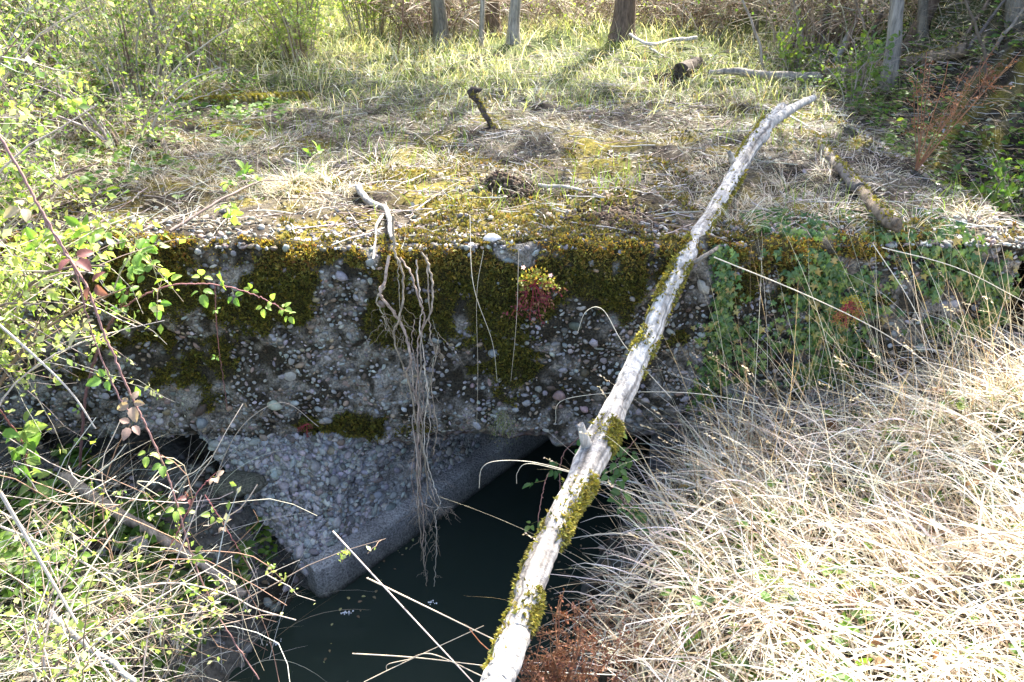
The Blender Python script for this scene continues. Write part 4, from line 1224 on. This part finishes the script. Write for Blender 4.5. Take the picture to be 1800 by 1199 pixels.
LEFT += [
    (-3.2, 5.6, 1.5, .8, 26, 20, 6500, .028, SG, ST, 'thorny shrub in the middle of the thicket left of the mossy ridge'),
    (-2.3, 6.2, 1.1, .7, 28, 20, 4500, .028, SG + SY, SB, 'bare stemmed bush directly behind the mossy ridge'),
    (-1.75, 6.9, 1.0, .6, 24, 18, 4200, .030, SY, SB, 'pale yellow green bush right of the bare stemmed bush'),
    (-4.6, 4.9, 1.9, .9, 24, 18, 5000, .030, SG, ST, 'leafy shrub at the far left margin behind the overhanging shrub'),
    (-2.9, 9.8, 2.4, 1.0, 26, 18, 6500, .045, SY, ST, 'sunlit tall bush closing the view behind the yellow green bush'),
    (-1.9, 10.8, 2.0, .9, 26, 18, 6500, .045, SY, ST, 'sunlit bush closing the gap left of the first trunk'),
    (-5.0, 10.5, 2.8, 1.3, 26, 18, 7500, .05, SY, ST, 'tall yellow green bush at the far upper left corner'),
    (-2.0, 4.15, .45, .5, 14, 12, 1500, .024, SG, ST, 'sparse low sprigs creeping out from the thicket over pale grass')]
for (x, y, h, r_, ns, nt_, ln, ls, cc, sc_, lab) in LEFT:
    shrub('shrub', lab, 'shrub', np.array([x, y, float(upper(x, y))]), h, r_, ns, nt_, ln, ls, cc, sc_, group=grp)
# near yellow green twigs at the left margin
shrub('shrub', 'sunlit shrub twigs with tiny yellow leaves at the left in front of the wall', 'shrub', aty(-60, 760, 2.15), .75, .35, 12, 12, 1500, .024, SY, SB, lean=(.25, 0, 0))
shrub('shrub', 'leafy shrub spray hanging at the left margin above the deck edge', 'shrub', aty(-110, 520, 2.5), .9, .4, 12, 14, 1900, .028, SG + SY, ST, lean=(.25, 0, .1))
shrub('shrub', 'sapling with tiny yellow green leaves tangled in the straw at the lower left', 'shrub', aty(60, 1210, 1.45), .4, .45, 14, 10, 800, .02, SY, SB, lean=(.1, .1, 0), twl=(.1, .3), r0=.004)
shrub('shrub', 'thin thorn shoots with yellow leaf tufts reaching right over the water', 'shrub', aty(300, 1150, 1.75), .35, .3, 7, 6, 240, .018, SY, SB, lean=(.3, .1, 0), twl=(.08, .25), r0=.003)
# brush beyond the meadow
grp = 'brush beyond the meadow'
for i_, (x, y, h, r_, ln, cc, sc_, lab) in enumerate([
    (-1.0, 9.6, 1.3, .7, 1500, SG, SB, 'brown bare brush left of the dark first trunk'),
    (.15, 10.2, 1.0, .6, 2600, [(.08, .14, .03)], ST, 'dark green bush in the gap right of the dark first trunk'),
    (1.5, 10.4, 1.1, .8, 2600, SY, SB, 'pale green bush between the grey trunk and the brown based trunk'),
    (2.4, 9.4, 1.1, .7, 700, SY, SB, 'straw coloured brush around the foot of the brown based trunk'),
    (2.9, 8.3, 1.2, .7, 900, SG, SB, 'dense bare brush right of the brown based trunk'),
    (3.6, 9.6, 1.5, .9, 1300, [(.12, .18, .04)], SB, 'dark small leaved brush at the top right of centre'),
    (2.7, 7.1, .9, .55, 700, SG, SB, 'tangle of bare stems behind the bleached fallen log'),
    (3.9, 8.0, 1.2, .7, 500, SY, [(.5, .42, .32), (.4, .3, .2)], 'pale dry bramble mound between the leaning trunks'),
    (-.2, 12.5, 1.5, 1.2, 3600, SY, SB, 'bright bush far behind between the trunks'),
    (2.8, 13.5, 1.6, 1.3, 3600, SY, SB, 'bright bush far behind right of centre'),
    (-3.5, 13, 2.2, 1.5, 4500, SY, SB, 'bright tall bush far behind at the left'),
    (5.6, 12.5, 1.3, 1.2, 2500, SY, SB, 'sunlit bush far behind at the right'),
    (-.75, 8.6, .75, .45, 500, SG, SB, 'knee high bare brush at the foot of the dark first trunk'),
    (.75, 9.0, .7, .6, 900, SY, SB, 'low pale brush behind the smooth grey trunk'),
    (1.9, 8.9, .8, .5, 500, SG, SB, 'low bare brush left of the straw coloured brush'),
    (3.1, 10.4, 1.4, .9, 1800, SG, SB, 'tall bare brush behind the dense brush at the right of centre'),
    (4.3, 9.4, 1.4, .9, 1500, SY, SB, 'tall pale brush beyond the leaning trunks'),
    (1.0, 12.2, 1.3, 1.0, 2600, SY, SB, 'pale brush far behind the smooth grey trunk'),
    (4.4, 12.0, 1.3, 1.0, 2600, SY, SB, 'pale brush far behind the slender grey tree'),
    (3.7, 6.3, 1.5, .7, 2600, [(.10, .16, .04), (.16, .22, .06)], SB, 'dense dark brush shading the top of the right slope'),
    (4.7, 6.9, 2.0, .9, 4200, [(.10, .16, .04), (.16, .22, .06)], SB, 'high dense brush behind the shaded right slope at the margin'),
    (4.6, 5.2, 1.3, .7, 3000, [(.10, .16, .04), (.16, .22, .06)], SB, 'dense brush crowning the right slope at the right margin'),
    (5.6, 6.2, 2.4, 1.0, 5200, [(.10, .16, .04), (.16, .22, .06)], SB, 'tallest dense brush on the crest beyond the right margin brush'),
    (3.3, 6.6, .8, .5, 600, SG, SB, 'brush of dark stems at the foot of the leaning pair of trunks'),
    (5.2, 8.2, 1.2, .8, 1200, SG, SB, 'half shaded brush on the crest of the right slope')]):
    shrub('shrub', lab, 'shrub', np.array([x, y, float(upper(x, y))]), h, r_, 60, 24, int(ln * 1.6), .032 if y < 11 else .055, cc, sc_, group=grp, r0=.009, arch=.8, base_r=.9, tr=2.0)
# right slope growth
for (x, y, h, r_, ln, cc, sc_, lab) in [
    (2.75, 4.2, .35, .35, 420, [(.07, .14, .03), (.13, .2, .04)], ST, 'low green plant in the hollow right of the deck'),
    (3.3, 4.0, .5, .5, 600, [(.06, .11, .025), (.10, .15, .035)], ST, 'shaded green shrub at the right margin'),
    (3.7, 5.0, .6, .5, 900, [(.08, .16, .03), (.14, .22, .05)], ST, 'dark shrub higher on the shaded right slope'),
    (2.35, 5.6, .5, .3, 350, [(.16, .24, .05), (.10, .16, .04)], ST, 'slender upright green stems at the foot of the slender grey tree'),
    (2.2, 6.4, .45, .3, 260, [(.20, .28, .06)], ST, 'broad leaved yellow green shoots in front of the bleached log')]:
    shrub('shrub', lab, 'shrub', np.array([x, y, float(upper(x, y))]), h, r_, 16, 9, ln, .04, cc, sc_, T=L_OVAL, twl=(.06, .2), r0=.004, group='plants on the shaded slope')
# lodged dry grass down the right slope
mb = MB()
n = 5500
x = U(2.3, 5.2, n); y = U(3.6, 7.5, n)
q = rng.random(n) < smooth(.42, .6, fbm(x * 1.5, y * 1.2, 151)) + .1
x, y = x[q], y[q]; n = len(x)
blades(mb, on(upper, x, y), U(.2, .6, n), U(.0015, .0035, n), rng.normal(3.5, .5, n), U(.7, 1.2, n), U(1.3, 2.2, n), pick([(.46, .40, .30), (.36, .30, .22), (.26, .2, .14)], n, .2), 7)
tag(mb.build('dry_grass', M_DRY), 'long grey straw combed down the shaded slope at the upper right', 'dry grass', kind='stuff')


# ------------------------------------------------------------------ rusty seed heads
def seedheads(label, base, h, spread, stems, cols, lean=(0, 0, 0), dens=60, s=.007, name='dead_dock', cat='dead plant'):
    e = empty(name, base, label, cat)
    S = 8; k = np.linspace(0, 1, S)[None, :, None]
    d = nrm(np.stack([rng.normal(0, spread, stems), rng.normal(0, spread, stems), np.ones(stems)], -1) + np.array(lean))
    H = h * U(.6, 1.1, stems)
    P = base + rng.normal(0, .004, (stems, 1, 3)) * [1, 1, 0] + d[:, None] * H[:, None, None] * k + np.cumsum(rng.normal(0, .006, (stems, S, 3)), 1) * k
    mb = MB(); tubes(mb, P, np.linspace(.0028, .0012, S)[None] * np.ones((stems, 1)), pick([(.30, .15, .08)], stems, .2), 5)
    m = stems * 7; i = np.repeat(np.arange(stems), 7); t = U(.4, .98, m) * (S - 1.01); t0 = t.astype(int)
    q = P[i, t0]; dd = nrm(rdir(m, .6)); L = U(.03, .11, m)
    Q = q[:, None] + dd[:, None] * L[:, None, None] * np.linspace(0, 1, 4)[None, :, None]
    tubes(mb, Q, np.full((m, 4), .0008), pick([(.34, .17, .09)], m, .2), 3)
    mb.build('stems', M_TWIG, e)
    n = m * dens // 4; j = rng.integers(0, m, n); f = U(.15, 1.05, n)[:, None]
    pos = Q[j, 0] * (1 - f) + Q[j, -1] * f + rng.normal(0, .005, (n, 3))
    mb = MB(); scatter(mb, L_TINY, pos, rdir(n), rdir(n), s * U(.6, 1.5, n), pick(cols, n, .25))
    mb.build('seed_heads', M_DRY, e)
    return e


RUST = [(.30, .13, .06), (.22, .09, .045), (.38, .20, .11), (.15, .07, .045)]
seedheads('rusty brown seed heads crowded beside the lower end of the leaning log', aty(985, 1250, 1.45), .34, .42, 24, RUST, (.05, 0, 0), 110, .0085)
seedheads('rusty seed heads poking through straw right of the crowded ones', aty(1120, 1220, 1.65), .30, .6, 15, RUST, (.15, .2, 0), 80, .008)
seedheads('slim reddish seed spike between the log moss and the straw', aty(1105, 1150, 1.95), .30, .2, 4, RUST, (-.1, 0, 0), 36)
seedheads('small rusty seed heads at the far right of the ditch grass', aty(1180, 1180, 1.8), .22, .3, 4, RUST, (.1, 0, 0), 40)
seedheads('tall rust orange dead dock standing in the shaded hollow upper right', hit(1610, 300), .62, .22, 12, [(.26, .11, .05), (.32, .16, .08), (.18, .09, .05)], (.12, .1, 0), 40, .010)
seedheads('small rust coloured sprig higher on the shaded right slope', hit(1720, 175), .22, .25, 4, [(.42, .12, .07)], (.1, 0, 0), 30, .010)

# ------------------------------------------------------------------ herb robert and friends on the face
def herb(label, p, s, tip, mid, m=26, name='wall_herb'):
    e = empty(name, p, label, 'wall plant')
    a = U(0, 6.28, m); L = s * U(.35, 1.0, m)
    d = nrm(np.stack([np.cos(a), -U(.3, .9, m), np.sin(a) + .1], -1))
    k = np.linspace(0, 1, 6)[None, :, None]
    P = p + d[:, None] * L[:, None, None] * k - np.array([0, 0, .25]) * L[:, None, None] * k ** 2 + rng.normal(0, .0015, (m, 6, 3))
    mb = MB(); tubes(mb, P, np.linspace(.0016, .0008, 6)[None] * np.ones((m, 1)), pick([(.38, .05, .07)], m, .2), 4); mb.build('stems', M_TWIG, e)
    mb = MB()
    up = P[:, -1, 2] > p[2]
    for i in range(m):
        n = 26
        c = tip if up[i] else mid
        base = P[i, rng.integers(3, 6, n)] + rng.normal(0, .011 * s / .12, (n, 3))
        D = nrm(d[i] + rng.normal(0, .8, (n, 3)))
        scatter(mb, L_TINY, base, D, nrm(np.array([0, -.7, .7]) + rng.normal(0, .4, (n, 3))), U(.008, .016, n) * s / .12, pick(c, n, .2))
    mb.build('foliage', M_LEAF, e)
    return e


h1 = herb('red stemmed herb with crimson lower leaves hanging on the mossy face', aty(937, 500, 2.79), .125, [(.34, .30, .06), (.42, .26, .06), (.25, .30, .05)], [(.26, .05, .06), (.20, .05, .05), (.34, .16, .08)], 26)
for (px, py) in ((920, 470), (968, 484)):
    p = aty(px, py, 2.70); mb = MB(); n = 5; a = np.arange(5) * 1.2566
    scatter(mb, L_OVAL, np.tile(p, (n, 1)), np.stack([np.cos(a), 0 * a - .1, np.sin(a)], -1), np.tile([0, -1.0, .3], (n, 1)), np.full(n, .010), np.tile([.7, .45, .65], (n, 1)))
    mb.build('flower', M_LEAF, h1)
herb('small yellow and orange herb growing amid the ivy on the face', aty(1487, 535, 2.76), .085, [(.5, .40, .05), (.42, .34, .05)], [(.45, .16, .08), (.4, .3, .06)], 24)
herb('dull red herb clinging low on the face above the pebbles left of the roots', aty(540, 745, 2.8), .05, [(.10, .14, .03)], [(.25, .05, .05)], 10)
# straggly tuft under the edge above the opening
e = empty('dangling_weed', aty(885, 735, 2.80), 'straggly pale weed dangling from the lower edge over the culvert mouth', 'weed')
mb = MB(); n = 46
st0 = np.tile(aty(885, 728, 2.80), (n, 1)) + rng.normal(0, .012, (n, 3))
blades(mb, st0, U(.05, .16, n), U(.0012, .002, n), rng.normal(-1.57, .9, n), U(1.2, 2.4, n), U(2.5, 3.3, n), pick([(.30, .30, .16), (.42, .38, .28), (.2, .24, .08)], n, .2), 7); mb.build('stems', M_DRY, e)
n = 260; mb = MB()
scatter(mb, L_TINY, aty(885, 752, 2.76) + rng.normal(0, 1, (n, 3)) * [.035, .02, .045], rdir(n), rdir(n), U(.005, .011, n), pick([(.22, .26, .07), (.4, .38, .25)], n, .2)); mb.build('foliage', M_LEAF, e)


# ------------------------------------------------------------------ ivy
def ivy(label, regions, size=.03, cols=((.045, .10, .02), (.08, .15, .028), (.16, .23, .045), (.30, .24, .07))):
    e = empty('ivy', aty(regions[0][0], regions[0][1], 2.82), label, 'ivy')
    mb = MB(); ms = MB()
    for (cx_, cy_, rx, ry, n) in regions:
        px = cx_ + rx * rng.normal(0, .5, n); py = cy_ + ry * U(-1, 1, n)
        gt = noise(px / 42.0, py / 42.0, 61) * .6 + noise(px / 17.0, py / 17.0, 62) * .4 > .33
        px, py = px[gt], py[gt]; n = len(px)
        pos = np.array([aty(a, b, 2.80) for a, b in zip(px, py)])
        zc = np.clip(pos[:, 2], .3, Z_TOP + .03)
        over = pos[:, 2] > Z_TOP + .0
        pos[:, 2] = zc
        pos[:, 1] = np.where(over, Y_FACE + U(0, .35, n), Y_FACE - relief(pos[:, 0], np.clip(zc, Z_BOT, Z_TOP)) - U(.008, .045, n))
        pos[:, 0] = np.where(pos[:, 0] > X_R, X_R - .05 + rng.normal(0, .03, n), pos[:, 0])
        D = nrm(np.stack([rng.normal(0, .6, n), -.25 * np.ones(n), -np.ones(n)], -1))
        N_ = nrm(np.array([0, -1.0, .45]) + rng.normal(0, .5, (n, 3)))
        N_ = np.where(over[:, None], nrm(np.array([0, -.4, 1.0]) + rng.normal(0, .3, (n, 3))), N_)
        scatter(mb, L_IVY, pos, D, N_, size * U(.55, 1.3, n), pick(cols, n, .2, [.3, .35, .25, .1]))
        for _ in range(max(2, n // 60)):
            x0 = cx_ + rx * rng.normal(0, .4); m = 14
            q = np.array([aty(x0 + 14 * math.sin(j_ * .6 + x0) , cy_ - ry + 2 * ry * j_ / (m - 1), 2.80) for j_ in range(m)])
            q[:, 2] = np.clip(q[:, 2], .4, Z_TOP); q[:, 0] = np.minimum(q[:, 0], X_R - .02)
            q[:, 1] = Y_FACE - relief(q[:, 0], np.clip(q[:, 2], Z_BOT, Z_TOP)) - .006
            tubes(ms, q, np.full((1, m), .0022), (.16, .11, .07), 5)
    ms.build('stems', M_TWIG, e)
    mb.build('foliage', M_DARKLEAF, e)
    return e


ivy('narrow ivy curtain hanging down the face just right of the leaning log', [(1275, 520, 22, 85, 300), (1290, 620, 55, 60, 230), (1250, 680, 40, 50, 110)], .026)
ivy('broad ivy sheet covering the face in the middle of the right half', [(1480, 480, 90, 70, 700), (1450, 600, 95, 80, 500), (1400, 430, 60, 25, 150)], .028)
ivy('ivy patch spreading over the face and top edge at the right end of the deck', [(1700, 460, 95, 60, 480), (1730, 540, 80, 50, 360), (1600, 420, 60, 20, 90)], .029)

# single long stalks and dead twigs in front
def stalk(label, pts, w, col=(.62, .50, .36), name='dry_stalk', r1=None):
    P = spline(pts, 10 * len(pts)); mb = MB()
    tubes(mb, P, np.linspace(w, r1 or w * .6, len(P))[None], col, 6)
    return tag(mb.build(name, M_TWIG, loc=P[0]), label, 'dry stalk')


stalk('long pale pinkish stalk slanting steeply across the water to the log foot', [aty(585, 934, 1.95), aty(720, 1080, 1.75), aty(865, 1235, 1.5)], .0030, (.62, .50, .42))
stalk('straight straw stalk crossing the steep pinkish stalk low over the water', [aty(645, 1016, 1.9), aty(740, 1062, 1.75), aty(880, 1130, 1.55)], .0028)
stalk('almost level straw stalk at the bottom over dark water', [aty(620, 1149, 1.7), aty(730, 1156, 1.6), aty(850, 1170, 1.5)], .0020)
stalk('bent straw with a hooked tip at the bottom left of the log', [aty(850, 1190, 1.5), aty(760, 1150, 1.55), aty(715, 1160, 1.6), aty(682, 1168, 1.62), aty(680, 1180, 1.62)], .0016)
stalk('rising straw at the bottom ending under the level stalk', [aty(640, 1199, 1.6), aty(720, 1160, 1.6), aty(850, 1100, 1.55)], .0016)
stalk('arched grass stalk nodding over the culvert mouth', [aty(1200, 905, 2.1), aty(1050, 845, 2.15), aty(950, 815, 2.2), aty(880, 810, 2.22), aty(848, 822, 2.22), aty(842, 858, 2.22)], .0018, (.66, .6, .46))
stalk('shorter arched stalk nodding beside the dark bramble leaves', [aty(1150, 870, 2.2), aty(1000, 830, 2.22), aty(930, 815, 2.22), aty(910, 830, 2.22), aty(908, 850, 2.22)], .0015, (.66, .6, .46))
stalk('nearly level pale stalk pointing left at the ivy foot', [aty(1560, 740, 2.3), aty(1400, 722, 2.4), aty(1200, 690, 2.45), aty(1000, 700, 2.5), aty(975, 745, 2.5)], .0016, (.66, .6, .46))
stalk('hooked stalk arching against the pebbles left of the log', [aty(1180, 700, 2.45), aty(1100, 610, 2.55), aty(1060, 545, 2.6), aty(1030, 548, 2.6), aty(1015, 585, 2.6)], .0015, (.66, .6, .46))
stalk('long stalk arching from the moss edge down to the straw at the right', [aty(1255, 452, 2.7), aty(1420, 520, 2.6), aty(1560, 590, 2.5), aty(1700, 690, 2.3)], .0024, (.66, .58, .44))
stalk('pale stalk slanting from the right end of the deck into the straw', [aty(1550, 435, 2.7), aty(1680, 470, 2.6), aty(1800, 530, 2.5)], .0020, (.66, .6, .46))
stalk('steep stalk leaning over the ivy near the rotten pole', [aty(1535, 430, 2.72), aty(1600, 530, 2.6), aty(1640, 620, 2.5)], .0018, (.66, .6, .46))
stalk('thin straw hanging straight down the face right of the roots', [aty(826, 380, 2.9), aty(832, 500, 2.72), aty(865, 600, 2.72), aty(874, 670, 2.74)], .0016, (.6, .52, .38))
stalk('second hanging straw crossing the first one right of the roots', [aty(850, 440, 2.78), aty(838, 520, 2.72), aty(840, 650, 2.74), aty(838, 745, 2.74)], .0012, (.5, .42, .3))
stalk('thin straw hanging below the red stemmed herb', [aty(912, 430, 2.72), aty(908, 560, 2.72), aty(898, 670, 2.74)], .0012, (.55, .46, .34))
stalk('bleached dead cane slanting down at the left in front of the pebbles', [aty(-20, 555, 1.9), aty(60, 625, 1.92), aty(125, 690, 1.95), aty(168, 753, 1.98)], .0038, (.55, .50, .45), 'dead_cane')
stalk('arching bare cane in front of the gravelly base of the wall', [aty(365, 880, 2.5), aty(400, 790, 2.55), aty(440, 735, 2.55), aty(500, 708, 2.55), aty(560, 750, 2.55)], .0018, (.45, .38, .30), 'dead_cane')
stalk('long straight grey cane falling diagonally across the lower left', [aty(0, 865, 1.6), aty(70, 985, 1.6), aty(150, 1120, 1.55), aty(215, 1220, 1.5)], .0050, (.58, .50, .42), 'dead_cane')
stalk('pale cane running from the left margin down towards the water', [aty(0, 925, 1.75), aty(140, 985, 1.85), aty(250, 1060, 1.9), aty(345, 1120, 1.95)], .0036, (.58, .50, .42), 'dead_cane')
stalk('bent twig with broken tip above the pale cane at the lower left', [aty(115, 1080, 1.75), aty(215, 1040, 1.8), aty(310, 1025, 1.85), aty(400, 1045, 1.88), aty(450, 1070, 1.9), aty(520, 1090, 1.92)], .0034, (.55, .46, .38), 'dead_cane')
stalk('steep pale twig crossing the lower left tangle', [aty(250, 1199, 1.6), aty(265, 1100, 1.7), aty(320, 960, 1.85), aty(355, 870, 1.95)], .0026, (.50, .40, .34), 'dead_cane')
stalk('thin brown twig curving up from the left bank near the big leaves', [aty(200, 990, 2.0), aty(180, 890, 2.05), aty(200, 800, 2.1), aty(230, 745, 2.1)], .0022, (.34, .2, .12), 'dead_cane')
mb = MB(); n = 85; P0 = np.array([aty(a, b, d_) for a, b, d_ in zip(U(-40, 470, n), U(820, 1190, n), U(1.75, 2.3, n))])
D = rdir(n); D[:, 1] *= .4; k = np.linspace(-.5, .5, 7)[None, :, None]; L = U(.15, .6, n)[:, None, None]
P = P0[:, None] + nrm(D)[:, None] * k * L + (rng.normal(0, .7, (n, 1, 3)) + [0, 0, -.5]) * (k ** 2) * L + np.cumsum(rng.normal(0, .006, (n, 7, 3)), 1)
tubes(mb, P, U(.0008, .0018, (n, 1)), pick([(.5, .42, .33), (.36, .22, .15), (.6, .55, .45)], n, .15), 5)
tag(mb.build('dead_canes', M_TWIG), 'loose tangle of thin dead canes over the left bank', 'dead canes', kind='stuff')


# ------------------------------------------------------------------ trees
def tree(label, base, top_px, wid, col, height=6.5, dark=None, limbs=9, leaf=2600, lcol=SG, name='tree', greenmoss=0):
    """trunk runs from base through the picture point top_px and on upward"""
    yb = base[1]; height *= .82
    tp = aty(top_px[0], top_px[1], yb + .05)
    v = (tp - base); v = v / max(v[2], .15)
    v = v * (1.0 if v[2] > 0 else -1)
    e = empty(name, base, label, 'tree')
    k = np.linspace(0, 1, 7)[:, None]
    ax = base + v * height * k * (1 - .3 * k * 0) + np.array([0, 0, 0]) 
    ax[:, :2] = base[:2] + v[:2] * height * (k - .35 * k ** 2) 
    ax[2:] += rng.normal(0, .07, ax[2:].shape) * [1, 1, 0]
    ax[0, 2] -= .08
    mb, P, r = woody(ax, wid / 2 * .9, wid * .14, col, 60, 12, .008, seed=int(abs(base[0]) * 10), rfun=lambda t: 1 + .6 * np.exp(-t * 45))
    mb.build('trunk', M_BARK, e)
    tw = MB(); lv = MB()
    for b in range(limbs):
        i = int(U(.28, .95) * 59); a = U(0, 6.28)
        d = np.array([math.cos(a), math.sin(a), U(.35, 1.1)]); d /= np.linalg.norm(d)
        L = height * U(.14, .30) * (1.25 - i / 59 * .6)
        m = 9; kk = np.linspace(0, 1, m)[:, None]
        Q = P[i] + d * L * kk + np.array([0, 0, .25]) * L * kk ** 2 + np.cumsum(rng.normal(0, .02, (m, 3)), 0) * kk
        bm_ = MB(); tubes(bm_, Q, np.linspace(max(r[i] * .45, .012), .005, m)[None], col, 6)
        bm_.build('limb', M_BARK, e)
        n2 = 26; j = rng.integers(2, m, n2); dd = rdir(n2, .5) + d * .5; LL = U(.2, .8, n2) * L * .5
        q2 = Q[j][:, None] + nrm(dd)[:, None] * LL[:, None, None] * np.linspace(0, 1, 5)[None, :, None] + np.cumsum(rng.normal(0, .01, (n2, 5, 3)), 1)
        tubes(tw, q2, np.linspace(.009, .004, 5)[None] * np.ones((n2, 1)), mul(col, .9), 4)
        n3 = int(2.2 * leaf) // limbs; j = rng.integers(0, n2, n3); t = rng.integers(1, 5, n3)
        scatter(lv, L_TINY, q2[j, t] + rng.normal(0, .07, (n3, 3)), rdir(n3), rdir(n3, .5), U(.03, .055, n3), pick(lcol, n3, .2))
    for V_, F_, C_ in zip(tw.V, tw.F, tw.Cc): pass
    tw.build('twigs', M_TWIG, e)
    lv.build('crown', M_LEAF, e)
    return e


G1, G2, G3 = (.17, .15, .12), (.30, .27, .23), (.14, .10, .075)
tree('dark ivy grey tree trunk, leftmost of the trunks behind the meadow', hit(778, 84), (766, -10), .16, G1)
tree('very slim grey tree just right of the dark leftmost trunk', hit(845, 86), (846, -10), .055, G2, 5, limbs=5, leaf=900)
tree('brown mossy tree standing behind the very slim grey tree', hit(868, 60, y0=7.8), (866, -10), .15, G3, 6)
tree('smooth grey tree with sunlit side near the middle of the back', hit(900, 72), (905, -10), .115, G2, 6)
tree('stout dark tree with brown bark base at the back right of centre', hit(1095, 64), (1100, -10), .21, G3, 7.5, limbs=11, leaf=3400)
tree('thin dark sapling at the top right of centre', hit(1331, 62), (1330, -10), .05, G1, 4.5, limbs=4, leaf=500)
tree('leaning dark mossy trunk, left one of the leaning pair', hit(1440, 90), (1462, -10), .075, G1, 5, limbs=5, leaf=900)
tree('leaning reddish brown trunk, right one of the leaning pair', hit(1462, 80), (1492, -10), .085, G3, 5, limbs=5, leaf=900)
tree('slender grey tree standing on the near side of the brown fallen log', hit(1563, 150), (1578, -10), .105, G2, 6.5, limbs=9, leaf=2600)
tree('mossy tree leaning right behind the slender grey tree', hit(1598, 78), (1642, -10), .13, G3, 5.5, limbs=7, leaf=1800)
tree('short straight tree right behind the mossy leaning tree', hit(1625, 72), (1624, -10), .08, G1, 5, limbs=5, leaf=1200)
tree('mossy tree on the crest at the top right corner', hit(1796, 22), (1792, -20), .13, G1, 5.5)
tree('green stemmed sapling at the upper left margin', np.array([-2.95, 4.3, float(upper(-2.95, 4.3))]), (0, -10), .035, (.20, .24, .14), 3.5, limbs=5, leaf=800)
tree('thin brown sapling rising through the thicket at the upper left', hit(285, 150), (262, -10), .03, G1, 3.8, limbs=5, leaf=700)
branch_thing('dead_branch', 'bleached bare branch leaning against the trunks at the upper right', 'branch', [hit(1468, 108) + [0, 0, 0], hit(1468, 108) + [.12, .05, .28], aty(1530, -10, hit(1468, 108)[1] + .2)], .028, .016, (.48, .45, .42))
branch_thing('dead_branch', 'thin dark fallen branch reaching up the crest at the upper right', 'branch', [hit(1690, 108) + [0, 0, .05], hit(1720, 70) + [0, 0, .05], hit(1775, 25) + [0, 0, .2]], .015, .008, (.12, .10, .09), mat=M_TWIG)
branch_thing('dead_branch', 'leaning reddish twig in front of the brown brush at the upper left centre', 'branch', [hit(697, 102), hit(697, 102) + [.06, 0, .25], hit(697, 102) + [.10, .02, .55]], .008, .004, (.22, .12, .09), mat=M_TWIG)
branch_thing('mossy_ridge', 'low mossy concrete ridge at the rear left edge of the deck', 'concrete remnant', [hit(285, 186), hit(400, 182), hit(545, 172)], .05, .035, (.14, .12, .05), n=30, k=12, mossy=5000)

# ------------------------------------------------------------------ more of the thicket: leaning stems, floating scum, dead leaves
grp = 'leaning dead stems at the upper right'
for (bx, by, tx, ty, w, col, lab) in [
    (1380, 110, 1412, -10, .016, (.16, .12, .09), 'thin dark stem leaning right, leftmost of the leaning dead stems'),
    (1408, 125, 1392, -10, .012, (.30, .25, .20), 'thin grey stem crossing behind the leftmost leaning dead stem'),
    (1500, 118, 1560, -10, .018, (.13, .10, .08), 'dark stem leaning right between the bleached branch and the slender grey tree'),
    (1535, 130, 1498, -10, .012, (.26, .20, .15), 'brown stem leaning left across the bleached leaning branch'),
    (1660, 98, 1742, -10, .016, (.18, .13, .10), 'dark stem leaning hard right above the brown fallen log'),
    (1700, 128, 1800, 12, .014, (.26, .22, .18), 'grey bent stem rising towards the top right corner'),
    (1585, 110, 1560, -10, .010, (.32, .26, .2), 'thin pale stem beside the base of the slender grey tree'),
    (1740, 150, 1690, -10, .012, (.15, .12, .09), 'thin dark stem leaning left from the shaded slope'),
    (1345, 130, 1300, -10, .012, (.34, .29, .24), 'thin pale stem leaning left behind the bleached fallen log')]:
    b0 = hit(bx, by)
    branch_thing('dead_sapling', lab, 'dead sapling', [b0 - [0, 0, .03], (b0 + aty(tx, ty, b0[1] + .1)) / 2 + [.03, 0, 0], aty(tx, ty, b0[1] + .1), aty(tx + (tx - bx) * .8, ty - 110, b0[1] + .2)], w, w * .5, col, n=24, k=8, group=grp, wob=.008)
mb = MB(); n = 70
p = np.stack([U(-.9, .2, n), U(2.0, 3.0, n), np.full(n, .0025)], -1)
cxx = -0.42 + (p[:, 1] - 2.1) * 0.42
p[:, 0] = cxx + .46 * np.sign(rng.normal(size=n)) * U(.6, 1.0, n) ** .5
scatter(mb, L_OVAL, p, rdir(n) * [1, 1, 0] + [0, .01, 0], np.tile([0, 0, 1.0], (n, 1)), U(.006, .022, n), pick([(.20, .15, .09), (.12, .09, .05), (.28, .27, .12)], n, .2))
tag(mb.build('floating_litter', M_TWIG), 'bits of dead leaf drifting near the edges of the black water', 'leaf litter', kind='stuff')
mb = MB(); n = 90
x = U(.6, 3.0, n); y = U(.8, 2.5, n)
scatter(mb, L_BRAM, on(lower, x, y, 0) + np.stack([0 * x, 0 * x, U(.05, .16, n)], -1), rdir(n) * [1, 1, .3], nrm(np.array([0, -.3, 1.0]) + rng.normal(0, .5, (n, 3))), U(.04, .075, n), pick([(.28, .15, .08), (.20, .11, .07), (.36, .24, .14), (.07, .11, .05)], n, .2))
tag(mb.build('fallen_leaves', M_LEAF), 'brown fallen leaves caught in the bleached straw of the right bank', 'fallen leaves', kind='stuff')
shrub('shrub', 'dense yellow leaved spray catching the sun at the left margin beside the bronze bramble', 'shrub', aty(-40, 620, 2.35), .55, .40, 16, 16, 2600, .027, SY, ST, lean=(.2, -.05, 0), twl=(.1, .35))
shrub('shrub', 'yellow leaved shrub crowding the upper left margin in front of the thicket', 'shrub', np.array([-2.15, 3.05, 1.4]), .55, .45, 18, 16, 3000, .026, SY + SG, ST, lean=(0, 0, 0), twl=(.1, .35))
